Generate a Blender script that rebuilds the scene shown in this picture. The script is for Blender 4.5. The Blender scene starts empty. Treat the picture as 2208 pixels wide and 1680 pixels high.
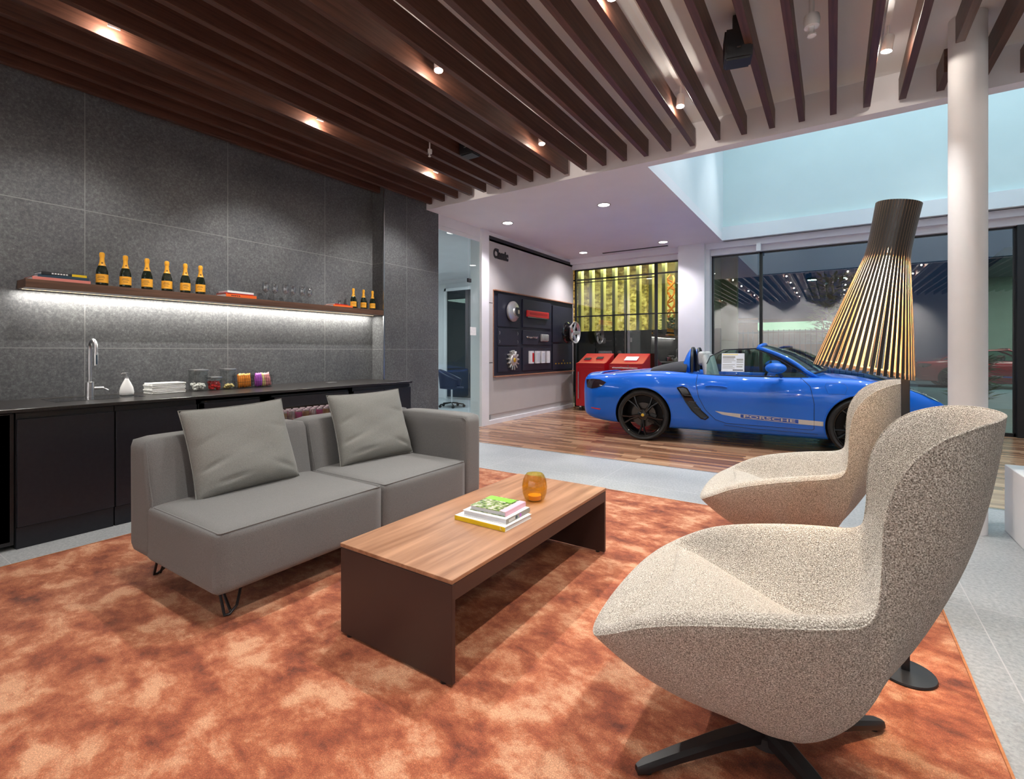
import bpy, bmesh, math, random
from mathutils import Vector, Matrix
from mathutils.bvhtree import BVHTree
random.seed(7)
PI = math.pi
D = bpy.data
COL = bpy.context.scene.collection

# ------------------------------------------------------------------ camera, world, big lights, exposure
EYE = 1.22
cam_d = D.cameras.new('camera'); cam = D.objects.new('camera', cam_d); COL.objects.link(cam)
cam_d.sensor_width = 36; cam_d.lens = 36 * 1052 / 2208
cam_d.shift_y = -83 / 2208
cam_d.clip_start = .05; cam_d.clip_end = 300
cam.location = (0, 0, EYE)
YAW = math.atan(694 / 1052)
cam.rotation_euler = (PI / 2, 0, YAW)
bpy.context.scene.camera = cam

vs = bpy.context.scene.view_settings
vs.view_transform = 'Standard'; vs.look = 'None'; vs.gamma = 1; vs.use_curve_mapping = False
vs.exposure = 0.6

w = D.worlds.new('night'); bpy.context.scene.world = w; w.use_nodes = True
w.node_tree.nodes['Background'].inputs[0].default_value = (.012, .03, .07, 1)
w.node_tree.nodes['Background'].inputs[1].default_value = .6

def lamp(kind, loc, power, color=(1, 1, 1), rot=(0, 0, 0), size=.1, sy=None, angle=60, blend=.5, name='light', spread=None):
    l = D.lights.new(name, kind); o = D.objects.new(name, l); COL.objects.link(o)
    l.energy = power; l.color = color; o.location = loc; o.rotation_euler = rot
    if kind == 'AREA':
        l.shape = 'RECTANGLE'; l.size = size; l.size_y = sy or size
        if spread: l.spread = math.radians(spread)
    elif kind == 'SPOT':
        l.spot_size = math.radians(angle); l.spot_blend = blend; l.shadow_soft_size = size
    else:
        l.shadow_soft_size = size
    return o

# lights of the double-height hall and of the rooms around
lamp('AREA', (2.0, 7.3, 5.9), 100, (.66, .89, 1), size=6.5, sy=3.6)                 # hall ceiling light, cool
lamp('AREA', (-6.8, 7.6, 2.95), 60, (.85, .93, 1), size=1.6, sy=2)                  # office ceiling light
lamp('AREA', (-5.2, 13.9, 3.7), 110, (1, .84, .42), size=3.2, sy=1.2)               # lit lobby across the yard
lamp('AREA', (4.8, 15.2, 4.6), 30, (.75, 1, .95), size=5, sy=2)                     # canopy light over the parked car
lamp('AREA', (-4.93, 2.6, 1.668), 22, (1, .95, .86), size=.03, sy=3.25)             # led strip under the shelf
for hx, hy, ax_, ay_ in ((-.9, 5.5, -1.6, 6.8), (.6, 5.5, .2, 6.9), (2.2, 5.5, 1.6, 6.6), (-.9, 8.9, -1.2, 7.6), (1.4, 8.9, .8, 7.9), (3.8, 6.5, 4.2, 7)):   # hall downlights over the car
    lamp('SPOT', (hx, hy, 5.95), 175, (.97, .98, 1), Vector((ax_ - hx, ay_ - hy, -5.9)).to_track_quat('-Z', 'Y').to_euler(), .05, angle=55, blend=.8, name='hall_spot')

SPOTS = [(tx, ty) for tx in (-3.82, -2.43, -1.08, .31, 1.7) for ty in (1.2, 2.7, 4.22, -.3, -1.9)]  # rows behind the viewer are unseen spots added as fill
SPOT_AIM = {}

# ------------------------------------------------------------------ materials
def nodes(m): return m.node_tree.nodes, m.node_tree.links
def mat(name, col, rough=.5, metal=0, **kw):
    m = D.materials.new(name); m.use_nodes = True
    b = m.node_tree.nodes['Principled BSDF']
    b.inputs['Base Color'].default_value = (*col, 1); b.inputs['Roughness'].default_value = rough; b.inputs['Metallic'].default_value = metal
    for k, v in kw.items(): b.inputs[k.replace('_', ' ')].default_value = v
    # tiny surface variation keeps every material procedural
    n, l = nodes(m)
    return m
def ramp(n, stops):
    r = n.new('ShaderNodeValToRGB'); e = r.color_ramp.elements
    while len(e) < len(stops): e.new(.5)
    for i, (p, c) in enumerate(stops): e[i].position = p; e[i].color = (*c, 1)
    return r
def noise_mat(name, stops, scale, rough=.5, stretch=(1, 1, 1), detail=4, bump=0, bscale=None, coords='Object', distortion=0, bdist=.01, **kw):
    m = mat(name, stops[0][1], rough, **kw); n, l = nodes(m); b = n['Principled BSDF']
    tc = n.new('ShaderNodeTexCoord'); mp = n.new('ShaderNodeMapping'); mp.inputs['Scale'].default_value = stretch
    no = n.new('ShaderNodeTexNoise'); no.inputs['Scale'].default_value = scale; no.inputs['Detail'].default_value = detail; no.inputs['Distortion'].default_value = distortion
    r = ramp(n, stops)
    l.new(tc.outputs[coords], mp.inputs[0]); l.new(mp.outputs[0], no.inputs['Vector']); l.new(no.outputs['Fac'], r.inputs[0]); l.new(r.outputs[0], b.inputs['Base Color'])
    if bump:
        bn = n.new('ShaderNodeTexNoise'); bn.inputs['Scale'].default_value = bscale or scale; bn.inputs['Detail'].default_value = 3
        l.new(mp.outputs[0], bn.inputs['Vector'])
        bp = n.new('ShaderNodeBump'); bp.inputs['Strength'].default_value = bump; bp.inputs['Distance'].default_value = bdist
        l.new(bn.outputs['Fac'], bp.inputs['Height']); l.new(bp.outputs[0], b.inputs['Normal'])
    return m
def emis(name, col, s):
    m = mat(name, col, .5); b = m.node_tree.nodes['Principled BSDF']
    b.inputs['Emission Color'].default_value = (*col, 1); b.inputs['Emission Strength'].default_value = s
    return m
def glass_mat(name, tint=(1, 1, 1), refl=.12, rough=0.0):
    m = D.materials.new(name); m.use_nodes = True; n, l = nodes(m); n.clear()
    o = n.new('ShaderNodeOutputMaterial'); t = n.new('ShaderNodeBsdfTransparent'); g = n.new('ShaderNodeBsdfGlossy'); mx = n.new('ShaderNodeMixShader')
    fr = n.new('ShaderNodeFresnel'); fr.inputs['IOR'].default_value = 1.5
    ad = n.new('ShaderNodeMath'); ad.operation = 'ADD'; ad.inputs[1].default_value = refl; ad.use_clamp = True
    t.inputs[0].default_value = (*tint, 1); g.inputs['Roughness'].default_value = rough
    ge = n.new('ShaderNodeNewGeometry'); iv = n.new('ShaderNodeMath'); iv.operation = 'SUBTRACT'; iv.inputs[0].default_value = 1; l.new(ge.outputs['Backfacing'], iv.inputs[1])
    ml = n.new('ShaderNodeMath'); ml.operation = 'MULTIPLY'; l.new(ad.outputs[0], ml.inputs[0]); l.new(iv.outputs[0], ml.inputs[1])
    l.new(fr.outputs[0], ad.inputs[0]); l.new(ml.outputs[0], mx.inputs[0]); l.new(t.outputs[0], mx.inputs[1]); l.new(g.outputs[0], mx.inputs[2]); l.new(mx.outputs[0], o.inputs[0])
    return m

def stone_tile():
    m = mat('grey_stone_tile', (.1, .1, .1), .62); n, l = nodes(m); b = n['Principled BSDF']
    tc = n.new('ShaderNodeTexCoord')
    n1 = n.new('ShaderNodeTexNoise'); n1.inputs['Scale'].default_value = 55; n1.inputs['Detail'].default_value = 6; n1.inputs['Roughness'].default_value = .75
    n2 = n.new('ShaderNodeTexNoise'); n2.inputs['Scale'].default_value = 2.2
    r = ramp(n, [(.25, (.038, .040, .043)), (.5, (.094, .097, .103)), (.66, (.155, .159, .165)), (.76, (.36, .36, .37))])
    r2 = ramp(n, [(.3, (.82, .82, .84)), (.7, (1.1, 1.1, 1.08))])
    mx = n.new('ShaderNodeMixRGB'); mx.blend_type = 'MULTIPLY'; mx.inputs[0].default_value = 1
    l.new(tc.outputs['Object'], n1.inputs['Vector']); l.new(tc.outputs['Object'], n2.inputs['Vector'])
    l.new(n1.outputs['Fac'], r.inputs[0]); l.new(n2.outputs['Fac'], r2.inputs[0]); l.new(r.outputs[0], mx.inputs[1]); l.new(r2.outputs[0], mx.inputs[2])
    # light grout lines every 1.1 m: y = .27 + 1.1k, z = .14 + 1.1k
    sp = n.new('ShaderNodeSeparateXYZ'); l.new(tc.outputs['Object'], sp.inputs[0])
    outs = []
    for ax, off in (('Y', .27), ('Z', .14)):
        a = n.new('ShaderNodeMath'); a.operation = 'ADD'; a.inputs[1].default_value = 11 - off; l.new(sp.outputs[ax], a.inputs[0])
        md = n.new('ShaderNodeMath'); md.operation = 'MODULO'; md.inputs[1].default_value = 1.1; l.new(a.outputs[0], md.inputs[0])
        lt = n.new('ShaderNodeMath'); lt.operation = 'LESS_THAN'; lt.inputs[1].default_value = .006; l.new(md.outputs[0], lt.inputs[0]); outs.append(lt)
    mm = n.new('ShaderNodeMath'); mm.operation = 'MAXIMUM'; l.new(outs[0].outputs[0], mm.inputs[0]); l.new(outs[1].outputs[0], mm.inputs[1])
    mx2 = n.new('ShaderNodeMixRGB'); mx2.inputs[2].default_value = (.2, .2, .2, 1); l.new(mm.outputs[0], mx2.inputs[0]); l.new(mx.outputs[0], mx2.inputs[1])
    l.new(mx2.outputs[0], b.inputs['Base Color'])
    bp = n.new('ShaderNodeBump'); bp.inputs['Strength'].default_value = .25; bp.inputs['Distance'].default_value = .004; l.new(n1.outputs['Fac'], bp.inputs['Height']); l.new(bp.outputs[0], b.inputs['Normal'])
    return m
def floor_tile():
    m = mat('grey_floor_tile', (.4, .4, .4), .45); n, l = nodes(m); b = n['Principled BSDF']
    tc = n.new('ShaderNodeTexCoord')
    n1 = n.new('ShaderNodeTexNoise'); n1.inputs['Scale'].default_value = 60; n1.inputs['Detail'].default_value = 6; n1.inputs['Roughness'].default_value = .7
    r = ramp(n, [(.3, (.25, .26, .27)), (.55, (.40, .415, .42)), (.75, (.52, .53, .53))])
    n2 = n.new('ShaderNodeTexNoise'); n2.inputs['Scale'].default_value = 1.7; r2 = ramp(n, [(.3, (.85, .86, .87)), (.7, (1.05, 1.05, 1.05))])
    mx = n.new('ShaderNodeMixRGB'); mx.blend_type = 'MULTIPLY'; mx.inputs[0].default_value = 1
    for q in (n1, n2): l.new(tc.outputs['Object'], q.inputs['Vector'])
    l.new(n1.outputs['Fac'], r.inputs[0]); l.new(n2.outputs['Fac'], r2.inputs[0]); l.new(r.outputs[0], mx.inputs[1]); l.new(r2.outputs[0], mx.inputs[2])
    sp = n.new('ShaderNodeSeparateXYZ'); l.new(tc.outputs['Object'], sp.inputs[0]); outs = []
    for ax, off in (('X', .55), ('Y', .75)):
        a = n.new('ShaderNodeMath'); a.operation = 'ADD'; a.inputs[1].default_value = 24 - off; l.new(sp.outputs[ax], a.inputs[0])
        md = n.new('ShaderNodeMath'); md.operation = 'MODULO'; md.inputs[1].default_value = 1.2; l.new(a.outputs[0], md.inputs[0])
        lt = n.new('ShaderNodeMath'); lt.operation = 'LESS_THAN'; lt.inputs[1].default_value = .005; l.new(md.outputs[0], lt.inputs[0]); outs.append(lt)
    mm = n.new('ShaderNodeMath'); mm.operation = 'MAXIMUM'; l.new(outs[0].outputs[0], mm.inputs[0]); l.new(outs[1].outputs[0], mm.inputs[1])
    mx2 = n.new('ShaderNodeMixRGB'); mx2.inputs[2].default_value = (.5, .5, .5, 1); l.new(mm.outputs[0], mx2.inputs[0]); l.new(mx.outputs[0], mx2.inputs[1])
    l.new(mx2.outputs[0], b.inputs['Base Color'])
    return m
def plank_floor():
    m = mat('walnut_plank_floor', (.3, .15, .08), .22); n, l = nodes(m); b = n['Principled BSDF']
    tc = n.new('ShaderNodeTexCoord'); br = n.new('ShaderNodeTexBrick')
    br.inputs['Scale'].default_value = 1; br.inputs['Brick Width'].default_value = .62; br.inputs['Row Height'].default_value = .075; br.inputs['Mortar Size'].default_value = .0012
    br.offset = .37; br.offset_frequency = 2; br.squash = 1.4; br.squash_frequency = 3
    br.inputs['Color1'].default_value = (0, 0, 0, 1); br.inputs['Color2'].default_value = (1, 1, 1, 1); br.inputs['Mortar'].default_value = (.25, .25, .25, 1)
    l.new(tc.outputs['Object'], br.inputs['Vector'])
    r = ramp(n, [(0, (.17, .075, .04)), (.35, (.30, .15, .085)), (.7, (.42, .24, .14)), (1, (.56, .35, .21))])
    l.new(br.outputs['Color'], r.inputs[0])
    mp = n.new('ShaderNodeMapping'); mp.inputs['Scale'].default_value = (2, 40, 1); l.new(tc.outputs['Object'], mp.inputs[0])
    no = n.new('ShaderNodeTexNoise'); no.inputs['Scale'].default_value = 2.5; no.inputs['Detail'].default_value = 6; l.new(mp.outputs[0], no.inputs['Vector'])
    r2 = ramp(n, [(.3, (.78, .74, .7)), (.65, (1.08, 1.08, 1.08))]); l.new(no.outputs['Fac'], r2.inputs[0])
    mx = n.new('ShaderNodeMixRGB'); mx.blend_type = 'MULTIPLY'; mx.inputs[0].default_value = 1; l.new(r.outputs[0], mx.inputs[1]); l.new(r2.outputs[0], mx.inputs[2])
    l.new(mx.outputs[0], b.inputs['Base Color'])
    return m
def wood_mat(name, dark, light, rough=.4, axis='Y', fine=22, scale=2.0):
    st = {'X': (1.2, fine, fine), 'Y': (fine, 1.2, fine), 'Z': (fine, fine, 1.2)}[axis]
    mid = tuple((a + b) / 2 for a, b in zip(dark, light))
    return noise_mat(name, [(.3, dark), (.5, mid), (.7, light)], scale, rough, st, detail=7, distortion=.6)
def rug_mat():
    m = mat('rust_rug', (.5, .2, .1), .85); n, l = nodes(m); b = n['Principled BSDF']
    b.inputs['Sheen Weight'].default_value = .3; b.inputs['Sheen Roughness'].default_value = .4; b.inputs['Sheen Tint'].default_value = (1, .75, .6, 1)
    tc = n.new('ShaderNodeTexCoord'); mp = n.new('ShaderNodeMapping'); mp.inputs['Scale'].default_value = (1.0, 1.35, 1); mp.inputs['Rotation'].default_value = (0, 0, .3)
    l.new(tc.outputs['Object'], mp.inputs[0])
    n1 = n.new('ShaderNodeTexNoise'); n1.inputs['Scale'].default_value = 4.6; n1.inputs['Detail'].default_value = 12; n1.inputs['Roughness'].default_value = .70; n1.inputs['Distortion'].default_value = .15
    l.new(mp.outputs[0], n1.inputs['Vector'])
    r = ramp(n, [(.32, (.10, .017, .007)), (.43, (.27, .060, .022)), (.51, (.40, .120, .050)), (.61, (.60, .30, .17))]); l.new(n1.outputs['Fac'], r.inputs[0])
    n2 = n.new('ShaderNodeTexNoise'); n2.inputs['Scale'].default_value = 260; n2.inputs['Detail'].default_value = 2; l.new(tc.outputs['Object'], n2.inputs['Vector'])
    r2 = ramp(n, [(.35, (.72, .72, .72)), (.62, (1.1, 1.1, 1.1)), (.75, (1.7, 1.7, 1.7))]); l.new(n2.outputs['Fac'], r2.inputs[0])
    mx = n.new('ShaderNodeMixRGB'); mx.blend_type = 'MULTIPLY'; mx.inputs[0].default_value = 1; l.new(r.outputs[0], mx.inputs[1]); l.new(r2.outputs[0], mx.inputs[2])
    l.new(mx.outputs[0], b.inputs['Base Color'])
    bp = n.new('ShaderNodeBump'); bp.inputs['Strength'].default_value = .5; bp.inputs['Distance'].default_value = .01
    ad = n.new('ShaderNodeMath'); ad.operation = 'MULTIPLY_ADD'; ad.inputs[1].default_value = .3; l.new(n2.outputs['Fac'], ad.inputs[0]); l.new(n1.outputs['Fac'], ad.inputs[2])
    l.new(ad.outputs[0], bp.inputs['Height']); l.new(bp.outputs[0], b.inputs['Normal'])
    return m
def boucle():
    m = mat('beige_boucle', (.5, .45, .38), .95); n, l = nodes(m); b = n['Principled BSDF']
    b.inputs['Sheen Weight'].default_value = .2
    tc = n.new('ShaderNodeTexCoord')
    v = n.new('ShaderNodeTexVoronoi'); v.inputs['Scale'].default_value = 300; l.new(tc.outputs['Object'], v.inputs['Vector'])
    no = n.new('ShaderNodeTexNoise'); no.inputs['Scale'].default_value = 330; no.inputs['Detail'].default_value = 2; l.new(tc.outputs['Object'], no.inputs['Vector'])
    r = ramp(n, [(.30, (.11, .092, .077)), (.44, (.32, .285, .24)), (.55, (.50, .46, .40)), (.68, (.78, .75, .69))]); l.new(no.outputs['Fac'], r.inputs[0])
    l.new(r.outputs[0], b.inputs['Base Color'])
    bp = n.new('ShaderNodeBump'); bp.inputs['Strength'].default_value = .7; bp.inputs['Distance'].default_value = .004; bp.invert = True
    l.new(v.outputs['Distance'], bp.inputs['Height']); l.new(bp.outputs[0], b.inputs['Normal'])
    return m
def fabric(name, c, var=.12, scale=400):
    d = tuple(x * (1 - var * 1.6) for x in c); u = tuple(min(1, x * (1 + var * 1.6)) for x in c)
    m = noise_mat(name, [(.35, d), (.5, c), (.65, u)], scale, .9, detail=2, bump=.35, bscale=scale, bdist=.002)
    m.node_tree.nodes['Principled BSDF'].inputs['Sheen Weight'].default_value = .15
    return m

M = dict(
    stone=stone_tile(), tile=floor_tile(), plank=plank_floor(), rug=rug_mat(), boucle=boucle(),
    rug_edge=noise_mat('rug_binding', [(.4, (.42, .15, .05)), (.6, (.5, .2, .08))], 60, .8),
    sofa=fabric('grey_sofa_fabric', (.150, .148, .146)), cushion=fabric('grey_cushion_fabric', (.205, .205, .192)),
    slat=wood_mat('walnut_slat', (.048, .017, .010), (.12, .05, .032), .42, 'Y', 24),
    shelfwood=wood_mat('walnut_shelf', (.06, .028, .016), (.14, .068, .04), .45, 'Y', 24),
    tabletop=wood_mat('walnut_tabletop', (.23, .105, .053), (.44, .235, .135), .38, 'Y', 15, 1.6),
    tablebrown=mat('dark_brown_lacquer', (.042, .022, .019), .42),
    white=noise_mat('white_wall_paint', [(.4, (.78, .77, .78)), (.6, (.81, .80, .81))], 3, .6),
    ceil=noise_mat('ceiling_paint', [(.4, (.80, .78, .81)), (.6, (.82, .80, .83))], 2, .7),
    upceil=noise_mat('upper_ceiling_paint', [(.4, (.80, .77, .75)), (.6, (.82, .79, .77))], 2, .7),
    beam=noise_mat('hall_paint', [(.4, (.74, .78, .80)), (.6, (.76, .80, .82))], 2, .6),
    halpaint=noise_mat('hall_wall_paint', [(.4, (.62, .74, .74)), (.6, (.64, .76, .76))], 2, .6),
    greige=noise_mat('greige_panel', [(.4, (.50, .475, .455)), (.6, (.52, .495, .47))], 3, .5),
    black=mat('black_satin', (.012, .012, .014), .4), blackgloss=mat('black_gloss', (.01, .01, .012), .08),
    navy=noise_mat('black_blue_laminate', [(.4, (.009, .010, .016)), (.6, (.012, .013, .019))], 40, .42),
    navydisp=mat('midnight_display_panel', (.016, .017, .032), .5),
    worktop=noise_mat('dark_worktop', [(.4, (.014, .012, .012)), (.6, (.024, .020, .019))], 90, .28),
    steel=mat('brushed_steel', (.55, .55, .56), .28, 1), chrome=mat('chrome', (.8, .8, .82), .08, 1), alu=mat('cast_aluminium', (.62, .61, .58), .38, .8),
    ceramic=mat('white_ceramic', (.85, .85, .84), .15), paper=noise_mat('white_paper', [(.4, (.74, .74, .72)), (.6, (.82, .82, .80))], 30, .8),
    whiteplastic=mat('white_plastic', (.8, .8, .8), .4),
    glass=glass_mat('clear_glass', (.93, .96, .96), .03), panes=glass_mat('window_glass', (.72, .86, .84), .20), officeglass=glass_mat('office_glass', (.88, .95, .94), .04),
    jar=glass_mat('jar_glass', (.85, .87, .86), .03), wine=glass_mat('stemware_glass', (.93, .94, .95), .22),
    amber=glass_mat('amber_glass', (.93, .81, .40), .05), windscreen=glass_mat('car_glass', (.55, .75, .68), .08),
    yellow=mat('golden_yellow_foil', (.80, .38, .025), .3), label=mat('golden_label', (.85, .40, .03), .5), bottle=mat('dark_green_bottle', (.008, .014, .008), .06),
    labelink=mat('label_print', (.25, .12, .02), .6),
    redcab=mat('red_powder_coat', (.42, .004, .010), .38), red=mat('red_plastic', (.6, .02, .02), .3),
    orange=mat('orange_cover', (.80, .13, .015), .5), pink=mat('salmon_cover', (.62, .20, .17), .5), blackcover=mat('black_cover', (.02, .022, .026), .4), darkblue=mat('dark_blue_cover', (.02, .05, .08), .4),
    yellowcover=mat('mustard_cover', (.72, .50, .01), .4), whitecover=mat('white_cover', (.78, .78, .78), .35), pinkspine=mat('pale_pink_spine', (.72, .42, .52), .4), greyspine=mat('grey_spine', (.30, .29, .26), .45),
    green=noise_mat('green_picture_cover', [(.36, (.05, .09, .02)), (.48, (.18, .27, .06)), (.56, (.40, .42, .28)), (.68, (.62, .55, .50))], 45, .25),
    limegreen=mat('lime_green_print', (.25, .60, .07), .25),
    pages=noise_mat('book_pages', [(.4, (.55, .56, .60)), (.6, (.68, .69, .72))], 300, .7, (1, 1, 8)),
    blue=mat('blue_car_paint', (.0, .125, .64), .4, 0, Coat_Weight=.7, Coat_Roughness=.02, Specular_IOR_Level=.25),
    redpaint=mat('red_car_paint', (.42, .005, .01), .22, 0, Coat_Weight=1.0, Coat_Roughness=.03),
    tyre=noise_mat('tyre_rubber', [(.4, (.014, .014, .014)), (.6, (.02, .02, .02))], 60, .7), rim=mat('gloss_black_rim', (.010, .009, .009), .16, .3, Coat_Weight=.6),
    softtop=fabric('black_canvas', (.022, .022, .025)), leather=noise_mat('pale_grey_leather', [(.4, (.42, .42, .40)), (.6, (.46, .46, .44))], 90, .5),
    silverdecal=mat('silver_decal', (.55, .52, .48), .35), bluedecal=mat('blue_decal_field', (.01, .07, .42), .3), seam=mat('shadow_gap', (.004, .006, .012), .6),
    lens=mat('smoked_lens', (.02, .008, .01), .06), headlens=mat('headlamp_lens', (.10, .12, .14), .06), brake=mat('brake_disc', (.08, .075, .07), .4, .8),
    lathedge=wood_mat('birch_lath', (.62, .40, .20), (.80, .56, .32), .45, 'Z', 30), lathface=mat('black_lath_face', (.025, .022, .02), .35),
    bulb=emis('warm_bulb', (1, .72, .38), 60), spotlens=emis('spot_lens', (1, .97, .90), 45), downlens=emis('downlight_lens', (1, .97, .93), 9), led=emis('led_strip', (1, .80, .52), 1.8),
    gold=mat('crest_gold', (.7, .45, .05), .3, .6), asphalt=noise_mat('asphalt', [(.4, (.03, .032, .035)), (.6, (.05, .052, .055))], 20, .6),
    stonewall=noise_mat('gold_stone_wall', [(.35, (.14, .10, .03)), (.5, (.45, .34, .13)), (.65, (.75, .62, .32))], 7, .8, (1, 1, 1.6), bump=.5),
    fin=mat('cream_fin', (.75, .66, .38), .5), terracotta=mat('orange_sculpture_paint', (.75, .22, .03), .4), leaf=noise_mat('leaf_green', [(.4, (.05, .14, .02)), (.6, (.16, .3, .05))], 9, .6),
    garage=mat('brown_garage_door', (.35, .15, .06), .5), bluegrey=mat('blue_grey_render', (.22, .30, .33), .6), darkglass=mat('dark_tinted_glass', (.012, .016, .018), .05),
    streetlamp=emis('street_lamp_glow', (.65, 1, .9), 30), canopylight=emis('canopy_light', (.85, 1, .9), 6), warmstrip=emis('lit_fascia', (.55, .75, .5), .9), blueposter=emis('lit_blue_poster', (.05, .35, .6), .7),
    marsh=mat('white_sweets', (.85, .83, .8), .8), cans=mat('can_silver', (.5, .4, .45), .3, .7), canmag=mat('can_magenta', (.5, .05, .25), .3, .5), canbrown=mat('can_brown', (.35, .2, .1), .4, .4),
    snackorange=mat('orange_packet', (.85, .28, .03), .35), snackpurple=mat('purple_packet', (.45, .10, .55), .35), snackyellow=mat('yellow_packet', (.75, .6, .25), .4), snackpink=mat('pink_packet', (.75, .3, .3), .4),
)

# ------------------------------------------------------------------ mesh helpers
def obj(name, bm, m, parent=None, smooth=False, loc=None, rot=None):
    me = D.meshes.new(name); bm.normal_update(); bm.to_mesh(me); bm.free()
    ms = m if isinstance(m, (list, tuple)) else [m]
    for k in ms: me.materials.append(M[k] if isinstance(k, str) else k)
    o = D.objects.new(name, me); COL.objects.link(o)
    if smooth:
        me.polygons.foreach_set('use_smooth', [True] * len(me.polygons))
        if smooth != 'all': me.set_sharp_from_angle(angle=math.radians(38))
    if parent: o.parent = parent
    if loc: o.location = loc
    if rot: o.rotation_euler = rot
    return o
def tag(o, label=None, cat=None, group=None, kind=None):
    if label: o['label'] = label
    if cat: o['category'] = cat
    if group: o['group'] = group
    if kind: o['kind'] = kind
    return o
def thing(name, label, cat, loc=(0, 0, 0), rz=0, group=None):
    o = D.objects.new(name, None); COL.objects.link(o); o.empty_display_size = .1
    o.location = loc; o.rotation_euler = (0, 0, rz)
    return tag(o, label, cat, group)
def copy_tree(o, parent=None):
    c = o.copy(); COL.objects.link(c)
    if parent: c.parent = parent
    for ch in [k for k in D.objects if k.parent == o]: copy_tree(ch, c)
    return c
def B(): return bmesh.new()
def box(bm, x0, x1, y0, y1, z0, z1, bev=0, seg=2, mi=0, matx=None):
    r = bmesh.ops.create_cube(bm, size=1); vs_ = r['verts']
    for v in vs_: v.co = Vector(((x0 + x1) / 2 + v.co.x * (x1 - x0), (y0 + y1) / 2 + v.co.y * (y1 - y0), (z0 + z1) / 2 + v.co.z * (z1 - z0)))
    fs = set(f for v in vs_ for f in v.link_faces)
    for f in fs: f.material_index = mi
    if bev:
        es = list(set(e for v in vs_ for e in v.link_edges))
        rr = bmesh.ops.bevel(bm, geom=es, offset=bev, segments=seg, profile=.5, affect='EDGES')
        vs_ = list(set(v for f in rr['faces'] for v in f.verts) | set(v for v in vs_ if v.is_valid))
        for f in rr['faces']: f.material_index = mi
    if matx is not None:
        for v in vs_: v.co = matx @ v.co
    return bm
def bx(x0, x1, y0, y1, z0, z1, bev=0, seg=2): return box(B(), x0, x1, y0, y1, z0, z1, bev, seg)
def lathe(bm, prof, n=32, c=(0, 0, 0), mi=0, axis='Z', closed=False, mis=None):
    rings = []
    for r, z in prof:
        if r < 1e-6: rings.append([bm.verts.new(ax((0, 0, z), axis, c))]); continue
        rings.append([bm.verts.new(ax((r * math.cos(2 * PI * k / n), r * math.sin(2 * PI * k / n), z), axis, c)) for k in range(n)])
    prs = list(zip(rings, rings[1:]))
    if closed: prs.append((rings[-1], rings[0]))
    for j, (a, b_) in enumerate(prs):
        for k in range(n):
            k2 = (k + 1) % n
            if len(a) == 1 and len(b_) == 1: continue
            if len(a) == 1: f = bm.faces.new((a[0], b_[k2], b_[k]))
            elif len(b_) == 1: f = bm.faces.new((a[k], a[k2], b_[0]))
            else: f = bm.faces.new((a[k], a[k2], b_[k2], b_[k]))
            f.material_index = mis[j] if mis else mi
    bmesh.ops.recalc_face_normals(bm, faces=bm.faces[:])
    return bm
def ax(p, axis, c):
    x, y, z = p
    if axis == 'X': x, y, z = z, x, y
    elif axis == 'Y': x, y, z = x, z, y
    return (x + c[0], y + c[1], z + c[2])
def tube(bm, pts, r, n=10, closed=False, cap=True, mi=0):
    P = [Vector(p) for p in pts]; L = len(P); rings = []
    rad = r if callable(r) else (lambda i: r)
    up = Vector((0, 0, 1)); prev = None
    for i in range(L):
        a = P[(i - 1) % L] if (closed or i > 0) else P[i]; b_ = P[(i + 1) % L] if (closed or i < L - 1) else P[i]
        t = (b_ - a).normalized()
        if prev is None:
            u = t.cross(up)
            if u.length < 1e-3: u = t.cross(Vector((1, 0, 0)))
            u.normalize()
        else:
            u = (prev - t * prev.dot(t)); u = u.normalized() if u.length > 1e-6 else t.orthogonal().normalized()
        prev = u; v = t.cross(u)
        rings.append([bm.verts.new(P[i] + (u * math.cos(2 * PI * k / n) + v * math.sin(2 * PI * k / n)) * rad(i)) for k in range(n)])
    for i in range(L if closed else L - 1):
        a = rings[i]; b_ = rings[(i + 1) % L]
        for k in range(n):
            f = bm.faces.new((a[k], a[(k + 1) % n], b_[(k + 1) % n], b_[k])); f.material_index = mi
    if cap and not closed:
        bm.faces.new(rings[0][::-1]).material_index = mi; bm.faces.new(rings[-1]).material_index = mi
    return bm
def grid(bm, f, nu, nv, mi=0, closeu=False):
    V = [[bm.verts.new(f(i / nu, j / nv)) for j in range(nv + 1)] for i in range(nu if closeu else nu + 1)]
    for i in range(nu):
        for j in range(nv):
            i2 = (i + 1) % len(V) if closeu else i + 1
            bm.faces.new((V[i][j], V[i2][j], V[i2][j + 1], V[i][j + 1])).material_index = mi
    return V
def prism(bm, poly, x0, x1, axis='X', mi=0):
    # poly in the other two axes, extruded along axis
    def P(a, b_, t): return {'X': (t, a, b_), 'Y': (a, t, b_), 'Z': (a, b_, t)}[axis]
    A = [bm.verts.new(P(a, b_, x0)) for a, b_ in poly]; Bv = [bm.verts.new(P(a, b_, x1)) for a, b_ in poly]
    n = len(poly)
    fs = [bm.faces.new(A), bm.faces.new(Bv[::-1])] + [bm.faces.new((A[i], Bv[i], Bv[(i + 1) % n], A[(i + 1) % n])) for i in range(n)]
    for f in fs: f.material_index = mi
    bmesh.ops.recalc_face_normals(bm, faces=fs)
    return bm
def subsurf(o, lv=2):
    s = o.modifiers.new('sub', 'SUBSURF'); s.levels = lv; s.render_levels = lv; return o
def bake(o):
    dg = bpy.context.evaluated_depsgraph_get(); me = D.meshes.new_from_object(o.evaluated_get(dg)); o.modifiers.clear(); o.data = me; return o
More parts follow.
